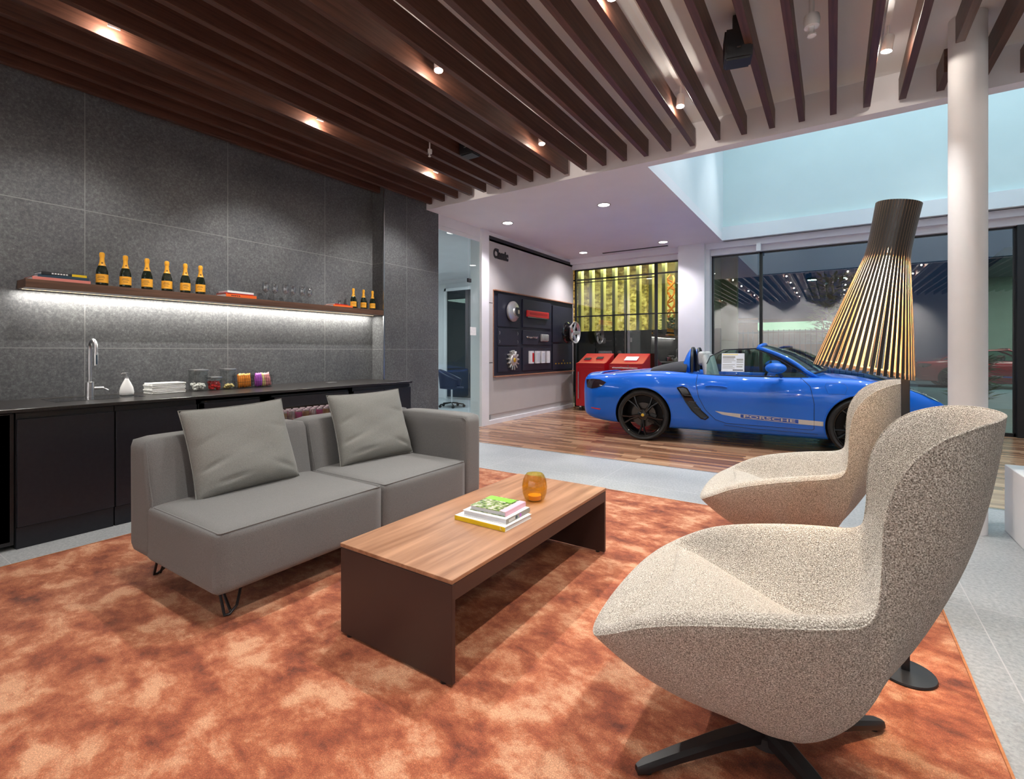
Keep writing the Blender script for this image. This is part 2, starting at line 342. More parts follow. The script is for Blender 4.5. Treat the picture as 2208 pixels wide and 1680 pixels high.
def text_bm(s, size, ext=.001, align='CENTER', bold=0, sx=1, spacing=1):
    c = D.curves.new('lettering', 'FONT'); c.body = s; c.size = size; c.extrude = ext; c.align_x = align; c.align_y = 'CENTER'; c.offset = bold; c.space_character = spacing; c.resolution_u = 4
    o = D.objects.new('lettering', c); COL.objects.link(o); dg = bpy.context.evaluated_depsgraph_get()
    me = D.meshes.new_from_object(o.evaluated_get(dg)); bm = B(); bm.from_mesh(me)
    D.objects.remove(o); D.curves.remove(c); D.meshes.remove(me)
    for v in bm.verts: v.co.x *= sx
    return bm
def struct(name, bm, m, parent=None, **k):
    o = obj(name, bm, m, parent, **k)
    if not parent: o['kind'] = 'structure'
    return o

# ------------------------------------------------------------------ setting
WY = 9.7      # window wall
XP = -4.77    # pier / display wall plane
XW = -4.99    # recessed stone wall
struct('floor', bx(XW - .1, 6, -3.6, 5.2, -.1, 0), 'tile')
struct('floor', bx(XP, 6, 5.2, WY + .05, -.1, 0), 'plank')
struct('floor', bx(-10, XP, 5.2, 10.4, -.1, -.001), noise_mat('office_floor', [(.4, (.42, .45, .48)), (.6, (.50, .52, .55))], 20, .3))
struct('trim_1', bx(XP, 6, 5.192, 5.204, -.02, .003), 'steel')
struct('wall_left', bx(XW - .12, XW, -3.6, 4.28, 0, 3.6), 'stone')
struct('wall_left_pier', bx(-5.11, XP, 4.28, 5.3, 0, 3.4), 'stone')
struct('trim_2', bx(XP - .012, XP + .003, 4.272, 4.284, .865, 3.26), 'steel')
struct('wall_behind', bx(XW - .1, 6.1, -3.7, -3.6, 0, 3.6), 'white')
struct('wall_right', bx(6, 6.12, -3.6, WY, 0, 6.1), 'white')
struct('ceiling', bx(XW - .1, 6, -3.6, 5.05, 3.49, 3.6), 'upceil')
c_ = B(); box(c_, XW, 6, 5.05, 5.18, 3.20, 6.1); box(c_, XP - .3, -1.67, 5.18, WY, 3.20, 3.34)
struct('ceiling_soffit', c_, 'ceil')
struct('ceiling_hall', bx(-1.8, 6, 5.1, WY, 6.0, 6.1), 'beam')
struct('wall_hall_left', bx(-1.80, -1.67, 5.18, WY, 3.34, 6), 'beam')
struct('wall_hall_window_side', bx(-1.67, 6, 9.45, 9.6, 3.2, 6), 'halpaint')
struct('trim_3', bx(-1.67, 6, 9.36, 9.60, 3.2, 3.435), 'beam')
struct('trim_shadow_gap', bx(-1.67, 6, 5.181, 5.187, 3.205, 3.222), 'black')  # black strip put in for the shadow gap along the opening edge
struct('trim_5', bx(XP, 6, 9.50, WY + .1, 3.09, 3.2), 'ceil')
struct('trim_6', bx(XP, 6, 9.62, WY + .08, 2.99, 3.09), 'white')
p_ = B(); box(p_, -2.45, -1.98, 9.40, 9.72, 0, 3.2); box(p_, -1.985, -1.91, 9.52, 9.72, 0, 3.2)
struct('wall_window_pier', p_, 'white')
# classic display wall
struct('wall_classic', bx(XP - .2, XP - .012, 6.60, WY, .0, 3.2), 'greige')
struct('trim_7', bx(XP - .2, XP + .03, 6.30, 6.50, 0, 3.2), 'white')
g_ = B(); box(g_, XP - .012, XP, 6.52, 9.62, .16, 3.08)
struct('wall_classic_panel', g_, 'greige')
b_ = B(); box(b_, XP - .03, XP + .012, 6.505, 9.64, 3.08, 3.135); box(b_, XP - .03, XP + .012, 6.50, 6.525, .16, 3.135)
struct('trim_8', b_, 'black')
struct('baseboard_classic', bx(XP - .03, XP + .025, 6.50, 9.62, 0, .07), 'white')
# joints in panel
j_ = B()
for zz in (1.02, 2.02): box(j_, XP, XP + .002, 6.525, 6.64, zz, zz + .008)
struct('trim_9', j_, 'black')
# windows: glass panes with dark frames
WX = [(-4.75, -2.97), (-2.97, -2.45), (-1.91, -1.09), (-1.09, 2.15), (2.15, 6)]
for i, (a, b2) in enumerate(WX):
    f = B()
    box(f, a, a + .03, WY, WY + .06, 0, 2.99); box(f, b2 - .02, b2, WY, WY + .06, 0, 2.99); box(f, a, b2, WY, WY + .06, 0, .05); box(f, a, b2, WY, WY + .05, 2.965, 2.99)
    if i == 0: box(f, a, b2, WY + .01, WY + .03, 2.70, 2.715); box(f, a, b2, WY + .01, WY + .03, 1.97, 1.985)
    if i == 4: box(f, 2.15, 2.35, WY - .08, WY + .08, 0, 2.99)
    wf = struct('window_%d' % (i + 1), f, 'black')
    q = obj('pane', bx(a + .02, b2 - .01, WY + .025, WY + .03, .04, 2.975), 'panes', wf)
fn = B(); box(fn, -1.10, -1.085, WY - .22, WY, .0, 2.98)
tag(obj('glass_fin', fn, 'officeglass'), 'tall green-edged glass fin standing at the joint of the windows behind the blue car', 'glass fin')
tag(obj('fin_bracket', bx(-1.13, -1.06, WY - .26, WY - .18, 2.96, 3.10, .004), 'whiteplastic'), 'small white bracket holding the head of the glass fin', 'bracket')
# office beyond the pier
struct('wall_office_back', bx(-10, XP - .2, 9.6, 9.7, 0, 3.2), 'white')
struct('wall_office_left', bx(-10.1, -10, 5.2, 9.7, 0, 3.2), 'white')
struct('wall_office_front', bx(-10, -5.11, 5.2, 5.3, 0, 3.2), 'white')
struct('ceiling_office', bx(-10, XP, 5.3, 9.6, 3.05, 3.2), 'white')
struct('window_6', bx(-8.3, -7.05, 9.55, 9.6, .05, 2.75), 'darkglass')
f = B(); box(f, -8.36, -8.3, 9.5, 9.6, 0, 2.82); box(f, -7.05, -6.99, 9.5, 9.6, 0, 2.82); box(f, -8.36, -6.99, 9.5, 9.6, 2.75, 2.82)
struct('trim_10', f, 'white')
gw = B(); box(gw, XP - .03, XP - .01, 5.3, 6.30, 3.02, 3.2); box(gw, XP - .03, XP, 5.3, 6.3, 2.985, 3.02); gwo = struct('window_7', gw, 'whiteplastic')
obj('pane', bx(XP - .02, XP - .01, 5.3, 6.0, 0, 2.99), 'officeglass', gwo)
dr = thing('glass_door', 'frameless glass office door standing beside the white jamb of the display wall', 'door', (XP, 6.02, 0))
obj('pane', bx(-.02, -.008, 0, .27, .01, 2.98), 'officeglass', dr)
obj('patch_fitting', bx(-.03, .0, -.03, .05, 2.30, 2.36, .004), 'black', dr)
obj('notice', bx(-.005, .0, .02, .17, 1.47, 1.60), 'paper', dr)

# ceiling slats
ordw = ['first', 'second', 'third', 'fourth', 'fifth', 'sixth', 'seventh', 'eighth', 'ninth', 'tenth', 'eleventh', 'twelfth', 'thirteenth', 'fourteenth', 'fifteenth', 'sixteenth', 'seventeenth', 'eighteenth', 'nineteenth', 'twentieth']
ordw += ['twenty-' + k for k in ordw[:9]] + ['thirtieth'] + ['thirty-' + k for k in ordw[:9]] + ['fortieth'] + ['forty-' + k for k in ordw[:9]]
base = D.meshes.new('slat'); t_ = bx(-.024, .024, -3.55, 4.995, 3.24, 3.41, .002, 1); t_.to_mesh(base); t_.free(); base.materials.append(M['slat'])
short = D.meshes.new('slat_cut'); t_ = bx(-.024, .024, -3.55, 4.28, 3.24, 3.41, .002, 1); box(t_, -.024, .024, 4.68, 4.995, 3.24, 3.41, .002, 1); t_.to_mesh(short); t_.free(); short.materials.append(M['slat'])
x = .02 - .024 - .2315 * 21; i = 0; SL = []
while x < 5.9:
    cut = abs(x - .69) < .08 or abs(x - .75) < .1
    o = D.objects.new('ceiling_slat', short if cut else base); COL.objects.link(o); o.location = (x, 0, 0); SL.append(x)
    tag(o, 'walnut-brown ceiling slat, %s out from the grey tiled wall%s' % (ordw[i], ', cut around the round column' if cut else ''), 'ceiling slat', 'walnut slats of the ceiling')
    x += .2315; i += 1

# round column
tag(obj('round_column', lathe(B(), [(0, 0), (.101, 0), (.101, 3.488), (0, 3.488)], 48, (.76, 4.48, 0)), 'white', smooth=True), 'slim round white column rising into the slatted ceiling', 'column')

# spot tracks and spot heads
for k, tx in enumerate((-3.82, -2.43, -1.08, .31, 1.7)):
    tag(obj('light_track', bx(tx - .017, tx + .017, -2.4, 4.6, 3.455, 3.488), 'whiteplastic'), 'white lighting track set between the ceiling slats, %s from the grey tiled wall' % ordw[k], 'light track', 'lighting tracks')
def spot_head(tx, ty, aim, label):
    t = thing('spotlight', label, 'spotlight', (tx, ty, 3.455), 0, 'track spotlights')
    s = B(); tube(s, [(0, 0, 0), (0, 0, -.07)], .008, 8); obj('stem', s, 'whiteplastic', t, True)
    d = Vector(aim).normalized()
    q = d.to_track_quat('-Z', 'Y').to_euler()
    h = lathe(B(), [(0, .05), (.028, .05), (.032, .04), (.032, -.055), (.027, -.055), (.027, -.045), (0, -.045)], 24)
    obj('head', h, 'whiteplastic', t, True, (0, 0, -.12), q)
    obj('lens', lathe(B(), [(0, -.050), (.026, -.050), (.026, -.046), (0, -.046)], 24), 'spotlens', t, True, (0, 0, -.12), q)
    lamp('SPOT', Vector((tx, ty, 3.335)) + d * .06, SPOTP, (1, .97, .93), q, .025, angle=88, blend=.6, name='spot_beam')
    lamp('POINT', Vector((tx, ty, 3.335)) + d * .075, 5, (1, .90, .78), size=.015, name='spot_spill')
SPOTP = 62
for i, (tx, ty) in enumerate(SPOTS):
    row = ['in the row nearest the viewer', 'in the middle row', 'in the row by the plank floor', 'added as fill behind the viewer', 'added as fill farthest back'][i % 5]
    col_ = ['over the counter', 'over the sofa', 'over the coffee table', 'over the lounge chairs', 'added right of the column'][i // 5]
    aim = [(-.45, .05, -1), (.1, -.1, -1), (0, -.15, -1), (-.15, 0, -1), (-.2, 0, -1)][i // 5]
    if i % 5 == 4: aim = (0, -1.0, -.75)  # rearmost added row washes the back wall for soft bounce
    elif i // 5 == 4: aim = (1, 0, -.75)  # rightmost spots are added to bounce fill off the right wall
    SPOTP = 180 if (i % 5 == 4 or i // 5 == 4) else (20 if i % 5 == 3 else (55, 84, 78)[i % 5])
    spot_head(tx, ty, aim, 'small white track spotlight %s, %s' % (col_, row))

# recessed downlights in the soffit
for k, (dx, dy) in enumerate([(-2.60, 6.2), (-4.21, 6.26), (-2.59, 8.91), (-4.21, 8.99)]):
    t = thing('downlight', 'round recessed downlight in the white soffit, ' + ['nearest the hall opening', 'nearest the glass office', 'nearest the white window pier', 'nearest the far end of the display wall'][k], 'downlight', (dx, dy, 3.2), 0, 'soffit downlights')
    obj('trim_ring', lathe(B(), [(.075, -.004), (.092, -.004), (.094, .002), (.075, .002)], 32, closed=True), 'steel', t, True)
    obj('lens', lathe(B(), [(0, -.002), (.075, -.002), (.075, .001), (0, .001)], 32), 'downlens', t)
    lamp('SPOT', (dx, dy, 3.17), 100, (.98, .93, 1), (0, 0, 0), .06, angle=120, blend=.9, name='downlight_beam')
tag(obj('air_vent', bx(-3.9, -2.6, 9.22, 9.27, 3.190, 3.2005), 'black'), 'long narrow black air slot in the soffit above the window', 'vent')

# sprinklers, speakers
def sprinkler(x, y, z, label, s=1):
    t = thing('sprinkler_head', label, 'sprinkler', (x, y, z), 0, 'ceiling sprinklers')
    obj('pipe', tube(B(), [(0, 0, 3.488 - z), (0, 0, .03 * s)], .011 * s, 12), 'whiteplastic', t, True)
    obj('collar', lathe(B(), [(0, .05 * s), (.03 * s, .05 * s), (.033 * s, .03 * s), (.03 * s, 0), (0, 0)], 20), 'whiteplastic', t, True)
    m_ = B(); lathe(m_, [(0, 0), (.012 * s, 0), (.010 * s, -.03 * s), (.018 * s, -.034 * s), (.018 * s, -.04 * s), (0, -.04 * s)], 14); obj('nozzle', m_, 'whiteplastic', t, True)
sprinkler(-.115, 3.56, 3.235, 'white pendent sprinkler on a short pipe right of the black speaker', 1.4)
sprinkler(-3.45, 3.70, 3.24, 'small white sprinkler poking down between the slats above the stone pier', .8)
def speaker(x, y, z, label, rz):
    t = thing('ceiling_speaker', label, 'speaker', (x, y, z), rz, 'black ceiling speakers')
    m_ = B(); prism(m_, [(-.07, .0), (.07, .0), (.085, .05), (.085, .20), (-.085, .20), (-.085, .05)], -.085, .085)
    bmesh.ops.bevel(m_, geom=m_.edges[:], offset=.012, segments=2, affect='EDGES'); obj('cabinet', m_, 'black', t, True)
    obj('badge', bx(-.012, .012, -.091, -.088, .06, .068), 'steel', t)
    obj('bracket', bx(-.03, .03, -.02, .02, .2, 3.488 - z), 'black', t)
speaker(-.545, 3.60, 3.165, 'black box speaker hung between the slats left of the white sprinkler', .25)
speaker(-3.12, 3.95, 3.22, 'small black speaker tucked up between the slats over the sofa end', 0)

# ------------------------------------------------------------------ rug
r_ = bx(-3.88, .42, -1.2, 4.02, .0, .012, .003, 1)
rg = thing('area_rug', 'large mottled rust-orange rug under the sofa, table and lounge chairs', 'rug')
obj('pile', r_, 'rug', rg)
e_ = B(); box(e_, .42, .428, -1.2, 4.028, 0, .0135); box(e_, -3.888, -3.88, -1.2, 4.028, 0, .0135); box(e_, -3.88, .42, 4.02, 4.028, 0, .0135)
obj('binding', e_, 'rug_edge', rg)
RZ = .012

# ------------------------------------------------------------------ sofa
sofa = thing('sofa', 'grey two-module fabric sofa standing on the rust rug by the counter', 'sofa', (-2.65, 1.97, RZ))
def soft(bm, lv=2): return bm
def softbox(x0, x1, y0, y1, z0, z1, r=.03, crown=0.0, n=9):
    """rounded upholstered block with slightly crowned faces"""
    m = B(); box(m, x0, x1, y0, y1, z0, z1)
    bmesh.ops.subdivide_edges(m, edges=m.edges[:], cuts=n, use_grid_fill=True)
    cx_, cy_, cz_ = (x0 + x1) / 2, (y0 + y1) / 2, (z0 + z1) / 2; hx, hy, hz = (x1 - x0) / 2, (y1 - y0) / 2, (z1 - z0) / 2
    for v in m.verts:
        p = v.co - Vector((cx_, cy_, cz_))
        q = Vector((max(-hx + r, min(hx - r, p.x)), max(-hy + r, min(hy - r, p.y)), max(-hz + r, min(hz - r, p.z))))
        d = p - q
        if d.length > 1e-6:
            p = q + d.normalized() * r
        u, v_, w_ = p.x / hx, p.y / hy, p.z / hz
        if crown:
            if w_ > .9: p.z += crown * (1 - u ** 4) * (1 - v_ ** 4)
            if abs(u) > .9: p.x += math.copysign(crown * .6 * (1 - v_ ** 4) * (1 - w_ ** 4), u)
            if abs(v_) > .9: p.y += math.copysign(crown * .3 * (1 - u ** 4) * (1 - w_ ** 4), v_)
        v.co = p + Vector((cx_, cy_, cz_))
    return m
# world coords minus origin
ox, oy = 2.65, -1.97
def SB(x0, x1, y0, y1, z0, z1, **k): return softbox(x0 + ox, x1 + ox, y0 + oy, y1 + oy, z0 - RZ, z1 - RZ, **k)
for k, (ya, yb) in enumerate([(1.045, 1.962), (1.970, 2.735)]):
    s = obj('seat', SB(-2.93, -2.2, ya, yb, .16, .435, r=.022, crown=.016, n=14), 'sofa', sofa, 'all')
    pts = []; zt = .437 - RZ
    x0, x1, y0, y1 = -2.85 + ox, -2.205 + ox, ya + .012 + oy, yb - .012 + oy
    pip = B(); tube(pip, [(x0, y0 + .0, zt - .006), (x1 - .006, y0, zt - .006), (x1, y0 + .006, zt - .006), (x1, y1 - .006, zt - .006), (x1 - .006, y1, zt - .006), (x0, y1, zt - .006)], .0035, 8)
    obj('piping', pip, 'sofa', s, True)
for (ya, yb) in [(1.045, 1.962), (1.970, 2.90)]:
    m_ = SB(-3.13, -2.86, ya, yb, .16, .76, r=.035, crown=.008, n=12)
    for v in m_.verts:   # front face leans back
        v.co.x -= max(0, (v.co.z + RZ - .40)) * .22 * max(0, (v.co.x + 3.13 - ox) / .27)
    b0 = obj('backrest', m_, 'sofa', sofa, 'all')
    sm = B(); tube(sm, [(-2.945 + ox, ya + .010 + oy, .73 - RZ), (-2.90 + ox, ya + .008 + oy, .56 - RZ), (-2.865 + ox, ya + .008 + oy, .46 - RZ), (-2.86 + ox, ya + .006 + oy, .18 - RZ)], .003, 6)
    obj('edge_seam', sm, 'sofa', b0, True)
ar = obj('armrest', SB(-2.90, -2.2, 2.735, 2.905, .16, .752, r=.026, crown=.012, n=12), 'sofa', sofa, 'all')
sm = B(); tube(sm, [(-2.86 + ox, 2.742 + oy, .735 - RZ), (-2.225 + ox, 2.742 + oy, .735 - RZ), (-2.207 + ox, 2.744 + oy, .72 - RZ), (-2.203 + ox, 2.744 + oy, .45 - RZ)], .003, 6); obj('edge_seam', sm, 'sofa', ar, True)
def hairpin(cx0, cy0, dx, dy):
    m = B()
    tube(m, [(cx0 - .05 * dx, cy0 + .0, .16), (cx0 + .01 * dx, cy0 + .055 * dy * 0, .03), (cx0 + .02 * dx, cy0, .008), (cx0 + .025 * dx, cy0 + .02 * dy, .006), (cx0 + .02 * dx, cy0 + .055 * dy, .03), (cx0 - .05 * dx, cy0 + .13 * dy, .16)], .0065, 8)
    tube(m, [(cx0 + .02 * dx, cy0 + .03 * dy, .006), (cx0 - .10 * dx, cy0 + .02 * dy, .16)], .0065, 8)
    return m
for (lx, ly, dx, dy) in [(-2.33, 1.13, 1, 1), (-3.03, 1.13, -1, 1), (-2.33, 2.82, 1, -1), (-3.03, 2.82, -1, -1), (-2.33, 1.90, 1, -1), (-3.03, 1.90, -1, -1)]:
    obj('leg', hairpin(lx + ox, ly + oy, dx, dy), 'black', sofa, True)

def pillow(label, cx0, cy0, cz0, wd, ht, th, ry, rx, rz, seed):
    rnd = random.Random(seed); ph = [rnd.uniform(0, 6) for _ in range(8)]
    m = B(); n = 40
    def P(u, v, s):
        a, b_ = 2 * u - 1, 2 * v - 1
        e = (max(0, (1 - a ** 4)) * max(0, (1 - b_ ** 4))) ** .55
        inx = 1 - .055 * (1 - b_ * b_) * 0 - .05 * (1 - abs(b_) ** 2.5); iny = 1 - .05 * (1 - abs(a) ** 2.5)
        X = a * wd / 2 * (1 - .045 * (1 - b_ * b_)); Y = b_ * ht / 2 * (1 - .045 * (1 - a * a))
        wr = .0035 * math.sin(5 * a + 3 * b_ + ph[0]) * math.sin(3 * b_ + ph[1]) + .0008 * math.sin(15 * b_ - 5 * a + ph[2])
        # creases gathering in the lower corners
        cr = 0
        for (qa, qb, dr, am) in ((-.75, -.35, .35, .013), (-.45, -.72, .1, .013), (.7, -.7, -.5, .012), (-.8, .2, .5, .008), (.75, .3, -.3, .006)):
            dd = (a - qa) * math.cos(dr) + (b_ - qb) * math.sin(dr); pp = -(a - qa) * math.sin(dr) + (b_ - qb) * math.cos(dr)
            cr += am * math.exp(-(dd / .28) ** 2) * math.exp(-(pp / .045) ** 2) * (1 if s > 0 else .4)
        sag = 1 + .18 * (-b_)
        T = s * (th / 2 * e * sag + (wr - cr * 1.0) * e ** .5)
        return Vector((T, X, Y))
    for s in (1, -1): grid(m, lambda u, v: P(u, v, s), n, n)
    bmesh.ops.remove_doubles(m, verts=m.verts[:], dist=.0006)
    bmesh.ops.recalc_face_normals(m, faces=m.faces[:])
    t = thing('cushion', label, 'cushion', (cx0, cy0, cz0), 0, 'sofa cushions'); t.rotation_euler = (rx, ry, rz)
    obj('cover', m, 'cushion', t, 'all')
    sm = B(); pts = []
    for k in range(24): pts.append(P(k / 24, 0, 1) * 1.004)
    for k in range(24): pts.append(P(1, k / 24, 1) * 1.004)
    for k in range(24): pts.append(P(1 - k / 24, 1, 1) * 1.004)
    for k in range(24): pts.append(P(0, 1 - k / 24, 1) * 1.004)
    tube(sm, pts, .003, 6, closed=True); obj('seam_piping', sm, 'cushion', t, True)
    return t
pillow('square grey cushion leaning on the left sofa module nearest the viewer', -2.845, 1.495, .672, .58, .50, .17, -.36, .035, -.02, 1)
pillow('square grey cushion leaning in the sofa corner by the armrest', -2.80, 2.395, .682, .60, .50, .16, -.34, .02, -.12, 5)

# ------------------------------------------------------------------ coffee table
ct = thing('coffee_table', 'long low coffee table with walnut top and dark brown panel ends on the rug', 'coffee table', (-1.45, 2.04, RZ))
X0, X1, Y0, Y1, HT = -.312, .312, -.704, .71, .40 - RZ
obj('tabletop', bx(X0, X1, Y0, Y1, HT - .016, HT, .0015, 1), 'tabletop', ct)
obj('apron', box(box(box(B(), X0 + .004, X1 - .004, Y0 + .004, Y1 - .004, HT - .022, HT - .016), X1 - .022, X1 - .002, Y0 + .02, Y1 - .02, HT - .078, HT - .018), X0 + .002, X0 + .022, Y0 + .02, Y1 - .02, HT - .078, HT - .018), 'tablebrown', ct)
for (a, b2) in ((Y0 + .002, Y0 + .022), (Y1 - .022, Y1 - .002)):
    obj('side_panel', box(B(), X0 + .002, X1 - .002, a, b2, .008, HT - .019, .002, 1), 'tablebrown', ct)
obj('lower_rail', box(B(), -.03, -.01, Y0 + .022, Y1 - .022, .07, .16), 'tablebrown', ct)
for (a, b2) in ((X0 + .05, Y0 + .012), (X1 - .05, Y0 + .012), (X0 + .05, Y1 - .012), (X1 - .05, Y1 - .012)):
    obj('glide', lathe(B(), [(0, 0), (.012, 0), (.012, .009), (0, .009)], 14, (a, b2, 0)), 'black', ct)

def book(name, label, loc, rz, w_, d_, h_, cover, spine, top=None, group=None, spine_side='x-', extra=None):
    """w_ along x, d_ along y; spine on the given side"""
    t = thing(name, label, 'book', loc, rz, group); c = .0022
    obj('pages', bx(-w_ / 2 + .004, w_ / 2 - .004, -d_ / 2 + .004, d_ / 2 - .004, c, h_ - c), 'pages', t)
    m = B(); box(m, -w_ / 2, w_ / 2, -d_ / 2, d_ / 2, 0, c, mi=0); box(m, -w_ / 2, w_ / 2, -d_ / 2, d_ / 2, h_ - c, h_, mi=2 if top else 0)
    if spine_side == 'x-': box(m, -w_ / 2 - .001, -w_ / 2 + .003, -d_ / 2, d_ / 2, 0, h_, .001, 1, mi=1)
    if spine_side == 'x+': box(m, w_ / 2 - .003, w_ / 2 + .001, -d_ / 2, d_ / 2, 0, h_, .001, 1, mi=1)
    if spine_side == 'y-': box(m, -w_ / 2, w_ / 2, -d_ / 2 - .001, -d_ / 2 + .003, 0, h_, .001, 1, mi=1)
    obj('cover', m, [cover, spine, top or cover], t)
    if extra: extra(t)
    return t
TT = .40
# positions fitted on the table
def ex1(t):
    b_ = text_bm('L', .018, .0003); 
    for v in b_.verts: v.co = Vector((v.co.x + .118, -.1065, v.co.y + .010)) if False else Vector((.128 + v.co.x, -.1145 - v.co.z, .012 + v.co.y))
    obj('spine_letter', b_, 'whitecover', t)
book('book', 'large white book with a bright yellow spine, lowest of the coffee table stack', (-1.39, 1.94, TT), -.02, .30, .225, .021, 'whitecover', 'yellowcover', None, 'books stacked on the coffee table', 'y-', ex1)
def ex2(t):
    for k, yy in enumerate((-.02, .015)):
        obj('spine_dot', lathe(B(), [(0, 0), (.0085, 0), (.0085, .0006), (0, .0006)], 18, (.129, yy, .012), axis='X'), ['darkblue', 'snackpurple'][k], t)
    for k in range(5):
        obj('spine_print', bx(.1287, .1293, -.085 + k * .011, -.079 + k * .011, .005, .018), 'whitecover', t)
book('book', 'thick white book with grey spine and two blue dots, middle of the coffee table stack', (-1.385, 1.962, TT + .021), .01, .255, .21, .024, 'whitecover', 'greyspine', None, 'books stacked on the coffee table', 'x+', ex2)
def ex3(t):
    obj('cover_print', bx(-.102, .055, .036, .09, .0222, .0228), 'limegreen', t)
    obj('spine_wrap', bx(.068, .102, -.094, .094, .0220, .0226), 'pinkspine', t)
    obj('cover_line', bx(.056, .0585, -.09, .09, .0222, .0229), 'blackcover', t)
book('book', 'green pictured hardback with a pale pink spine, top of the coffee table stack', (-1.385, 1.975, TT + .045), .03, .205, .19, .022, 'green', 'pinkspine', None, 'books stacked on the coffee table', 'x+', ex3)
va = thing('glass_votive', 'rounded amber glass candle holder beside the book stack', 'candle holder', (-1.372, 2.305, TT))
prof = [(0, .0), (.040, .0), (.056, .012), (.067, .045), (.0695, .08), (.064, .115), (.052, .140), (.046, .147), (.043, .146), (.049, .138), (.061, .113), (.0665, .08), (.064, .046), (.053, .015), (.038, .006), (0, .006)]
obj('glass_body', lathe(B(), prof, 48), 'amber', va, 'all')
obj('candle', lathe(B(), [(0, .0065), (.034, .0065), (.036, .03), (0, .03)], 24), 'yellow', va, True)

# ------------------------------------------------------------------ lounge chairs
def chair_shell():
    # rim point, bottom point, outward bulge of the two outer rings, inner lip, inner middle, crease point
    T = [
        ((0.442, 0, 0.418), (0.1, 0, 0.187), (0.02, 0, -0.036), (0.41, 0, 0.44), (0.35, 0, 0.437), (0.3, 0, 0.425)),
        ((0.44, 0.16, 0.414), (0.09, 0.0648, 0.184), (0.02, 0, -0.036), (0.41, 0.16, 0.438), (0.35, 0.15, 0.435), (0.31, 0.12, 0.425)),
        ((0.432, 0.3, 0.405), (0.08, 0.1188, 0.182), (0.02, 0.005, -0.032), (0.405, 0.29, 0.43), (0.365, 0.27, 0.43), (0.335, 0.24, 0.42)),
        ((0.412, 0.385, 0.398), (0.07, 0.1512, 0.179), (0.01, 0.01, -0.036), (0.395, 0.365, 0.425), (0.375, 0.335, 0.428), (0.355, 0.315, 0.418)),
        ((0.35, 0.418, 0.435), (0.055, 0.1728, 0.177), (0, 0.012, -0.031), (0.335, 0.388, 0.465), (0.335, 0.365, 0.44), (0.335, 0.352, 0.42)),
        ((0.235, 0.42, 0.495), (0.03, 0.189, 0.174), (0, 0.014, -0.028), (0.225, 0.375, 0.535), (0.245, 0.345, 0.475), (0.265, 0.325, 0.412)),
        ((0.1, 0.412, 0.535), (0, 0.1998, 0.172), (0, 0.016, -0.028), (0.1, 0.362, 0.572), (0.125, 0.31, 0.49), (0.155, 0.268, 0.395)),
        ((-0.04, 0.4, 0.568), (-0.03, 0.2052, 0.17), (0, 0.018, -0.026), (-0.03, 0.35, 0.6), (0.01, 0.285, 0.5), (0.05, 0.215, 0.378)),
        ((-0.15, 0.38, 0.588), (-0.06, 0.1998, 0.168), (-0.01, 0.02, -0.016), (-0.14, 0.332, 0.618), (-0.1, 0.262, 0.515), (-0.03, 0.17, 0.366)),
        ((-0.225, 0.35, 0.602), (-0.085, 0.1944, 0.167), (-0.02, 0.024, -0.016), (-0.225, 0.308, 0.63), (-0.19, 0.235, 0.53), (-0.09, 0.145, 0.36)),
        ((-0.252, 0.328, 0.64), (-0.1, 0.1836, 0.167), (-0.03, 0.035, -0.011), (-0.265, 0.285, 0.66), (-0.255, 0.212, 0.555), (-0.125, 0.125, 0.36)),
        ((-0.258, 0.318, 0.715), (-0.11, 0.1728, 0.167), (-0.073, 0.045, -0.006), (-0.285, 0.268, 0.722), (-0.31, 0.19, 0.6), (-0.15, 0.108, 0.36)),
        ((-0.256, 0.312, 0.8), (-0.115, 0.1566, 0.167), (-0.088, 0.055, -0.006), (-0.295, 0.26, 0.8), (-0.345, 0.17, 0.65), (-0.165, 0.092, 0.36)),
        ((-0.262, 0.31, 0.885), (-0.12, 0.135, 0.167), (-0.098, 0.06, -0.006), (-0.305, 0.257, 0.878), (-0.375, 0.15, 0.69), (-0.175, 0.076, 0.36)),
        ((-0.296, 0.306, 0.965), (-0.122, 0.1134, 0.167), (-0.103, 0.06, -0.006), (-0.335, 0.252, 0.948), (-0.4, 0.125, 0.72), (-0.18, 0.06, 0.36)),
        ((-0.35, 0.292, 1.025), (-0.124, 0.0918, 0.167), (-0.098, 0.06, -0.006), (-0.38, 0.235, 0.992), (-0.415, 0.1, 0.74), (-0.184, 0.045, 0.36)),
        ((-0.418, 0.258, 1.056), (-0.126, 0.0702, 0.167), (-0.093, 0.06, -0.006), (-0.43, 0.2, 1.015), (-0.425, 0.075, 0.75), (-0.187, 0.03, 0.36)),
        ((-0.478, 0.185, 1.068), (-0.128, 0.0432, 0.167), (-0.088, 0.04, -0.006), (-0.462, 0.14, 1.025), (-0.43, 0.045, 0.755), (-0.189, 0.015, 0.36)),
        ((-0.51, 0.095, 1.07), (-0.13, 0.0216, 0.167), (-0.088, 0.02, -0.006), (-0.475, 0.075, 1.03), (-0.432, 0.022, 0.757), (-0.19, 0.008, 0.36)),
        ((-0.52, 0, 1.07), (-0.131, 0, 0.167), (-0.088, 0, -0.006), (-0.48, 0, 1.032), (-0.433, 0, 0.758), (-0.19, 0, 0.36)),
    ]
    rim = [t[0] for t in T]; bot = [t[1] for t in T]; crease = [t[5] for t in T]; ins = [(Vector(t[3]), Vector(t[4])) for t in T]
    mid = []
    for t in T:
        p, q, d = Vector(t[0]), Vector(t[1]), Vector(t[2]); mid.append((p.lerp(q, .34) + d, p.lerp(q, .70) + d * 1.0))
    edge_out = []
    for i, p in enumerate(rim):
        p = Vector(p); d = (mid[i][0] - p).normalized(); edge_out.append(p + d * (.045 if i > 4 else .032))
    rings = []
